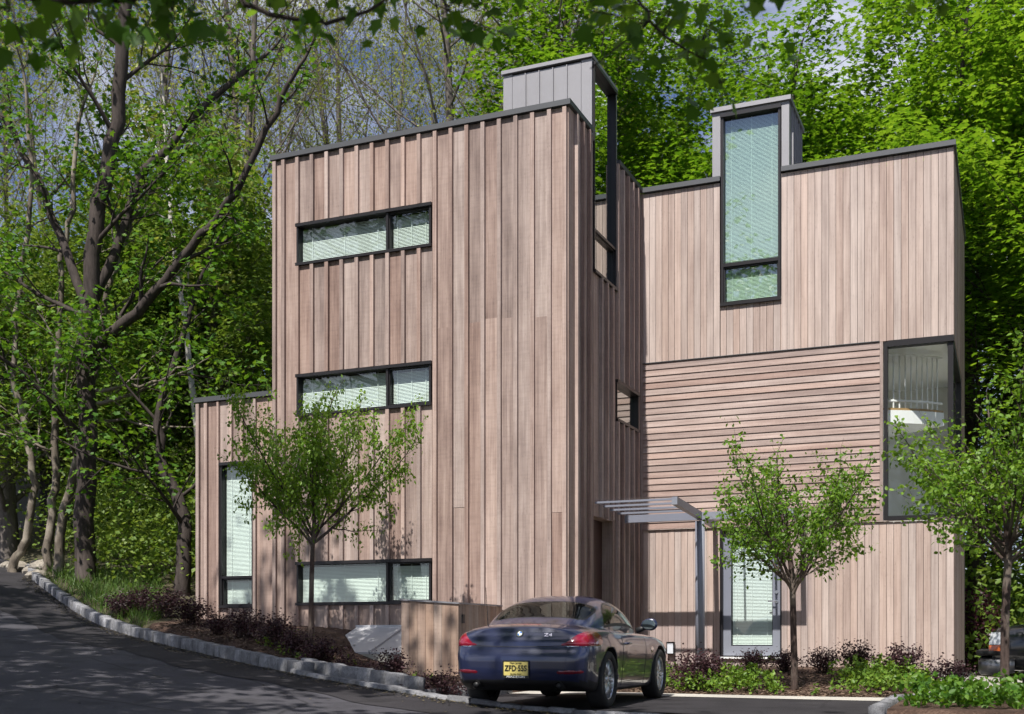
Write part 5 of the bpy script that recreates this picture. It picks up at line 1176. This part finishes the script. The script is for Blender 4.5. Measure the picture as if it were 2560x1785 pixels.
# ---- barberry shrubs
def shrub(seed, r, h, n, m, leaf, tpl='diamond', stems=26, barkm=None):
    rg = random.Random(seed); T = Tree(seed); pos = []
    for i in range(stems):
        a = rg.uniform(0, 6.28); e = rg.uniform(.1, 1.0); tip = Vector((math.cos(a) * r * e, math.sin(a) * r * e, h * (1.02 - .55 * e * e) * rg.uniform(.75, 1.12)))
        mid = tip * .5 + Vector((0, 0, h * .14)); pts = [Vector((math.cos(a) * .05, math.sin(a) * .05, -.03)), mid, tip]; T.tube(pts, [.008, .005, .002], 3)
        for _ in range(int(n / stems)):
            f = rg.uniform(.25, 1.05); c = pts[0].lerp(mid, min(1, 2 * f)) if f < .5 else mid.lerp(tip, 2 * f - 1); s_ = .06 * (r / .45); pos.append((c.x + rg.gauss(0, s_), c.y + rg.gauss(0, s_), max(.01, c.z + rg.gauss(0, s_))))
    return T.wood('stems', barkm or BARK_Y), leaves('foliage', pos, leaf, m, tpl, .3, seed, .0)
SHV = [shrub(200 + i, .46, .62, 1500, LEAF_P, .042) for i in range(4)]
shr = [(300, 1540, 21.4, .9, 'leftmost purple shrub behind the granite kerb beyond the annex'), (352, 1530, 21.6, 1.0, 'purple shrub left of the annex corner, second from the left'), (415, 1535, 21.2, 1.15, 'purple shrub at the left foot of the annex wall'), (470, 1552, 20.2, 1.1, 'purple shrub under the annex corner'),
       (545, 1580, 18.6, .75, 'low purple shrub below the annex window'), (612, 1590, 18.2, .95, 'purple shrub right of the annex window foot'), (688, 1600, 17.6, .9, 'purple shrub between the annex and the young tree'), (735, 1612, 17.2, .85, 'low purple shrub just left of the young tree trunk'), (800, 1600, 16.7, 1.0, 'largest purple shrub at the foot of the left young tree'),
       (868, 1618, 16.1, .6, 'purple shrub in front of the cellar hatch'), (925, 1632, 15.7, .55, 'purple shrub left of the timber enclosure front'), (985, 1645, 15.2, .75, 'purple shrub before the left edge of the timber enclosure'), (1038, 1660, 14.9, .75, 'purple shrub at the middle of the timber enclosure front'), (1108, 1690, 15.1, .85, 'purple shrub between the enclosure and the car tail'),
       (1735, 1660, 17.9, 1.15, 'broad purple shrub right of the car by the steel post'), (1775, 1655, 18.4, 1.0, 'purple shrub just right of the steel post foot'), (1880, 1660, 19.3, .85, 'purple shrub below the glazed door sill'), (1962, 1662, 19.4, .85, 'purple shrub behind the right young tree trunk'), (2055, 1672, 19.0, .85, 'purple shrub right of the young tree in the sunlit bed'), (2145, 1672, 18.8, .95, 'purple shrub by the wall near the middle of the right bed'),
       (2262, 1680, 18.2, 1.05, 'purple shrub near the right corner of the house wall'), (2370, 1690, 17.6, 1.1, 'rightmost purple shrub at the house corner')]
rng = random.Random(8)
for i, (px_, py_, d_, s_, lb) in enumerate(shr):
    p = at(px_, py_, d_); w_, l_ = SHV[i % 4]; plant('purple_shrub', w_, l_, (p.x, p.y, gz(p.x, p.y) - .02), rng.uniform(0, 6), (s_, s_, s_ * rng.uniform(.66, .84)), lb, 'shrub', 'purple barberry shrubs', ('stems', 'foliage'))
w_, l_ = shrub(230, 1.2, 1.7, 2600, LEAF_R, .08); p = at(2436, 1600, 27); plant('red_leaved_shrub', w_, l_, (p.x, p.y, gz(p.x, p.y)), 0, 1, 'dark red leaved shrub beyond the right corner of the house', 'shrub', None, ('stems', 'foliage'))

# ---- ground cover, mulch chips, grass, leaf litter (uncountable)
def cover(name, spots_, h, nl, size, m, label, seed):
    g = np.random.default_rng(seed); pos = []
    for (x, y, z) in spots_:
        hh_ = h * g.uniform(.5, 1.2); lx, ly = g.normal(0, .05, 2); n_ = int(nl * g.uniform(.7, 1.3)); f = np.sort(g.uniform(.15, 1, n_)); a = g.uniform(0, 6.28, n_); rr_ = .05 * (1.15 - f * .6)
        pos.append(np.stack([x + lx * f + np.cos(a) * rr_, y + ly * f + np.sin(a) * rr_, z + hh_ * f], 1))
    return tag(ob(name, leaves(name, np.concatenate(pos), size, m, 'ovate', .45, seed, .0)), label, 'ground cover', kind='stuff')
g = np.random.default_rng(9); sp_ = []
while len(sp_) < 430:
    x = g.uniform(-6.1, -1.0); y = g.uniform(17.05, 19.6)
    if math.sin(x * 3.1 + 1) * .35 + math.sin(x * 1.3 + y * 2.2) * .45 + .35 * math.cos((y - 17.9) * 1.7) < g.uniform(-.1, .6): continue
    sp_.append((x, y, gz(x, y)))
cover('ground_cover', sp_, .30, 15, .06, LEAF_G, 'sunlit yellow green ground cover in the bed before the right block', 1)
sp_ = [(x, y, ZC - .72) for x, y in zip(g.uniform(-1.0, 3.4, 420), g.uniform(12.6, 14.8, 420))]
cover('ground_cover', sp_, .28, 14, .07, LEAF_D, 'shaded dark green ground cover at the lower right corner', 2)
sp_ = []
for _ in range(60):
    x = g.uniform(-10.5, -7.2); y = float(ykerb(x)) + g.uniform(.5, 2.0); sp_.append((x, y, gz(x, y)))
cover('ground_cover', sp_, .14, 7, .05, LEAF_U, 'few low weeds between the purple shrubs behind the kerb', 3)
bp_ = []
for _ in range(9000):
    d = g.uniform(19.8, 27); u = g.uniform(-.42, -.30); x = d * (-SN + CS * u); y = d * (CS + SN * u)
    if y < ykerb(x) + .25 or x > XA - .3: continue
    bp_.append((x, y, gz(x, y)))
ga = np.array(bp_); gme = leaves('grass', ga, .20, GRASSM, 'blade', .0, 4, -3.0, .5); tag(ob('verge_grass', gme), 'rough green grass on the verge behind the kerb', 'grass', kind='stuff')
CHIP = leafmat('mulch_chip', (.03, .018, .012), (.10, .062, .043), (.26, .19, .14), 0.0)
cp_ = []
for _ in range(9000):
    if g.random() < .55: x, y = g.uniform(-6.5, -1.1), 16.7 + abs(g.normal(0, 1.3))
    else: x = g.uniform(-13.5, -6.9); y = float(ykerb(x)) + .2 + abs(g.normal(0, 1.2))
    if y > 21 or (x < XS and y > Y1 - .1): continue
    cp_.append((x, y, gz(x, y) + .008))
tag(ob('mulch_chips', leaves('mulch_chips', np.array(cp_), .05, CHIP, 'diamond', .8, 7, 0, .5)), 'loose bark chips scattered over the planting beds', 'mulch', kind='stuff')
lt = []
for _ in range(2600):
    x = g.uniform(-20.5, -4.0); y = float(ykerb(x)) - abs(g.normal(0, .16)) - .06; lt.append((x, y, float(zroad(x, y)) + .006))
for _ in range(350):
    x = g.uniform(-18, -3.0); y = float(ykerb(x)) - g.uniform(.3, 6); lt.append((x, y, float(zroad(x, y)) + .004))
LITTER = leafmat('leaf_litter', (.05, .045, .018), (.10, .085, .04), (.19, .15, .08), 0.0)
tag(ob('leaf_litter', leaves('leaf_litter', np.array(lt), .035, LITTER, 'diamond', .85, 8, 0, .5)), 'fine leaf litter gathered along the kerb', 'litter', kind='stuff')

# ---- shed behind the trunks, ornamental railing, guard rail
p = at(140, 1405, 33); zg = gz(p.x, p.y)
sh = tag(empty('shed', (p.x, p.y, zg), R(28)), 'grey shed with a dark pitched roof half hidden by the pale trunks', 'shed')
SHW = plain('grey_shed_wall', (.10, .10, .098), .8, 0, .1); SHR = plain('dark_shingle', (.035, .03, .034), .9, 0, .25, 12, .4, 30)
box('wall', -1.1, 1.1, 0, 3.2, -.5, 2.25, SHW, sh); rfm = MB()
rfm.add([(-1.5, -.25, 2.15), (0, -.25, 3.2), (0, 3.4, 3.2), (-1.5, 3.4, 2.15), (-1.5, -.25, 2.25), (0, -.25, 3.31), (0, 3.4, 3.31), (-1.5, 3.4, 2.25)], BOXF); rfm.add([(.002, -.25, 3.2), (1.5, -.25, 2.15), (1.5, 3.4, 2.15), (.002, 3.4, 3.2), (.002, -.25, 3.31), (1.5, -.25, 2.25), (1.5, 3.4, 2.25), (.002, 3.4, 3.31)], BOXF); rfm.build('roof', SHR, sh)
ob('gable', mesh('gable', [(-1.1, -.003, 2.25), (1.1, -.003, 2.25), (0, -.003, 3.18)], [(0, 1, 2)], SHW), sh); box('door', -.45, .45, -.03, -.004, -.1, 1.95, SHR, sh)
p = at(2412, 1640, 30); rr0 = tag(empty('ornamental_railing', (p.x, p.y, gz(p.x, p.y))), 'white lattice railing beyond the right corner of the house', 'railing'); hz0 = p.z - gz(p.x, p.y)
for z in (hz0 + .02, hz0 + .32): box('rail', 0, 2.6, -.02, .02, z - .02, z + .02, WHITE, rr0)
for i in range(9):
    x = i * .3; m_ = MB(); m_.tube([(x, 0, hz0 + .04), (x + .26, 0, hz0 + .30)], .012, 5); m_.build('lattice_bar', WHITE, rr0); m_ = MB(); m_.tube([(x + .26, .005, hz0 + .04), (x, .005, hz0 + .30)], .012, 5); m_.build('lattice_bar', WHITE, rr0)
for x in (0, 1.3, 2.6): box('post', x - .035, x + .035, -.035, .035, -.2, hz0 + .46, WHITE, rr0)
p0, p1 = at(235, 1432, 33), at(470, 1428, 30); gd = tag(empty('guard_rail', (p0.x, p0.y, gz(p0.x, p0.y))), 'low grey guard rail in the wood left of the annex', 'guard rail'); m_ = MB(); z0 = p0.z - gz(p0.x, p0.y)
GALV = plain('galvanised_steel', (.3, .31, .33), .45, .6); dv = Vector((p1.x - p0.x, p1.y - p0.y, p1.z - p0.z))
m_.tube([(0, 0, z0), (dv.x, dv.y, z0 + dv.z)], .07, 6); m_.build('rail', GALV, gd)
for f in (0, .25, .5, .75, 1.0): q = dv * f; zz = gz(p0.x + q.x, p0.y + q.y) - gz(p0.x, p0.y); box('post', q.x - .05, q.x + .05, q.y - .05, q.y + .05, zz - .3, z0 + q.z - .07, GALV, gd)
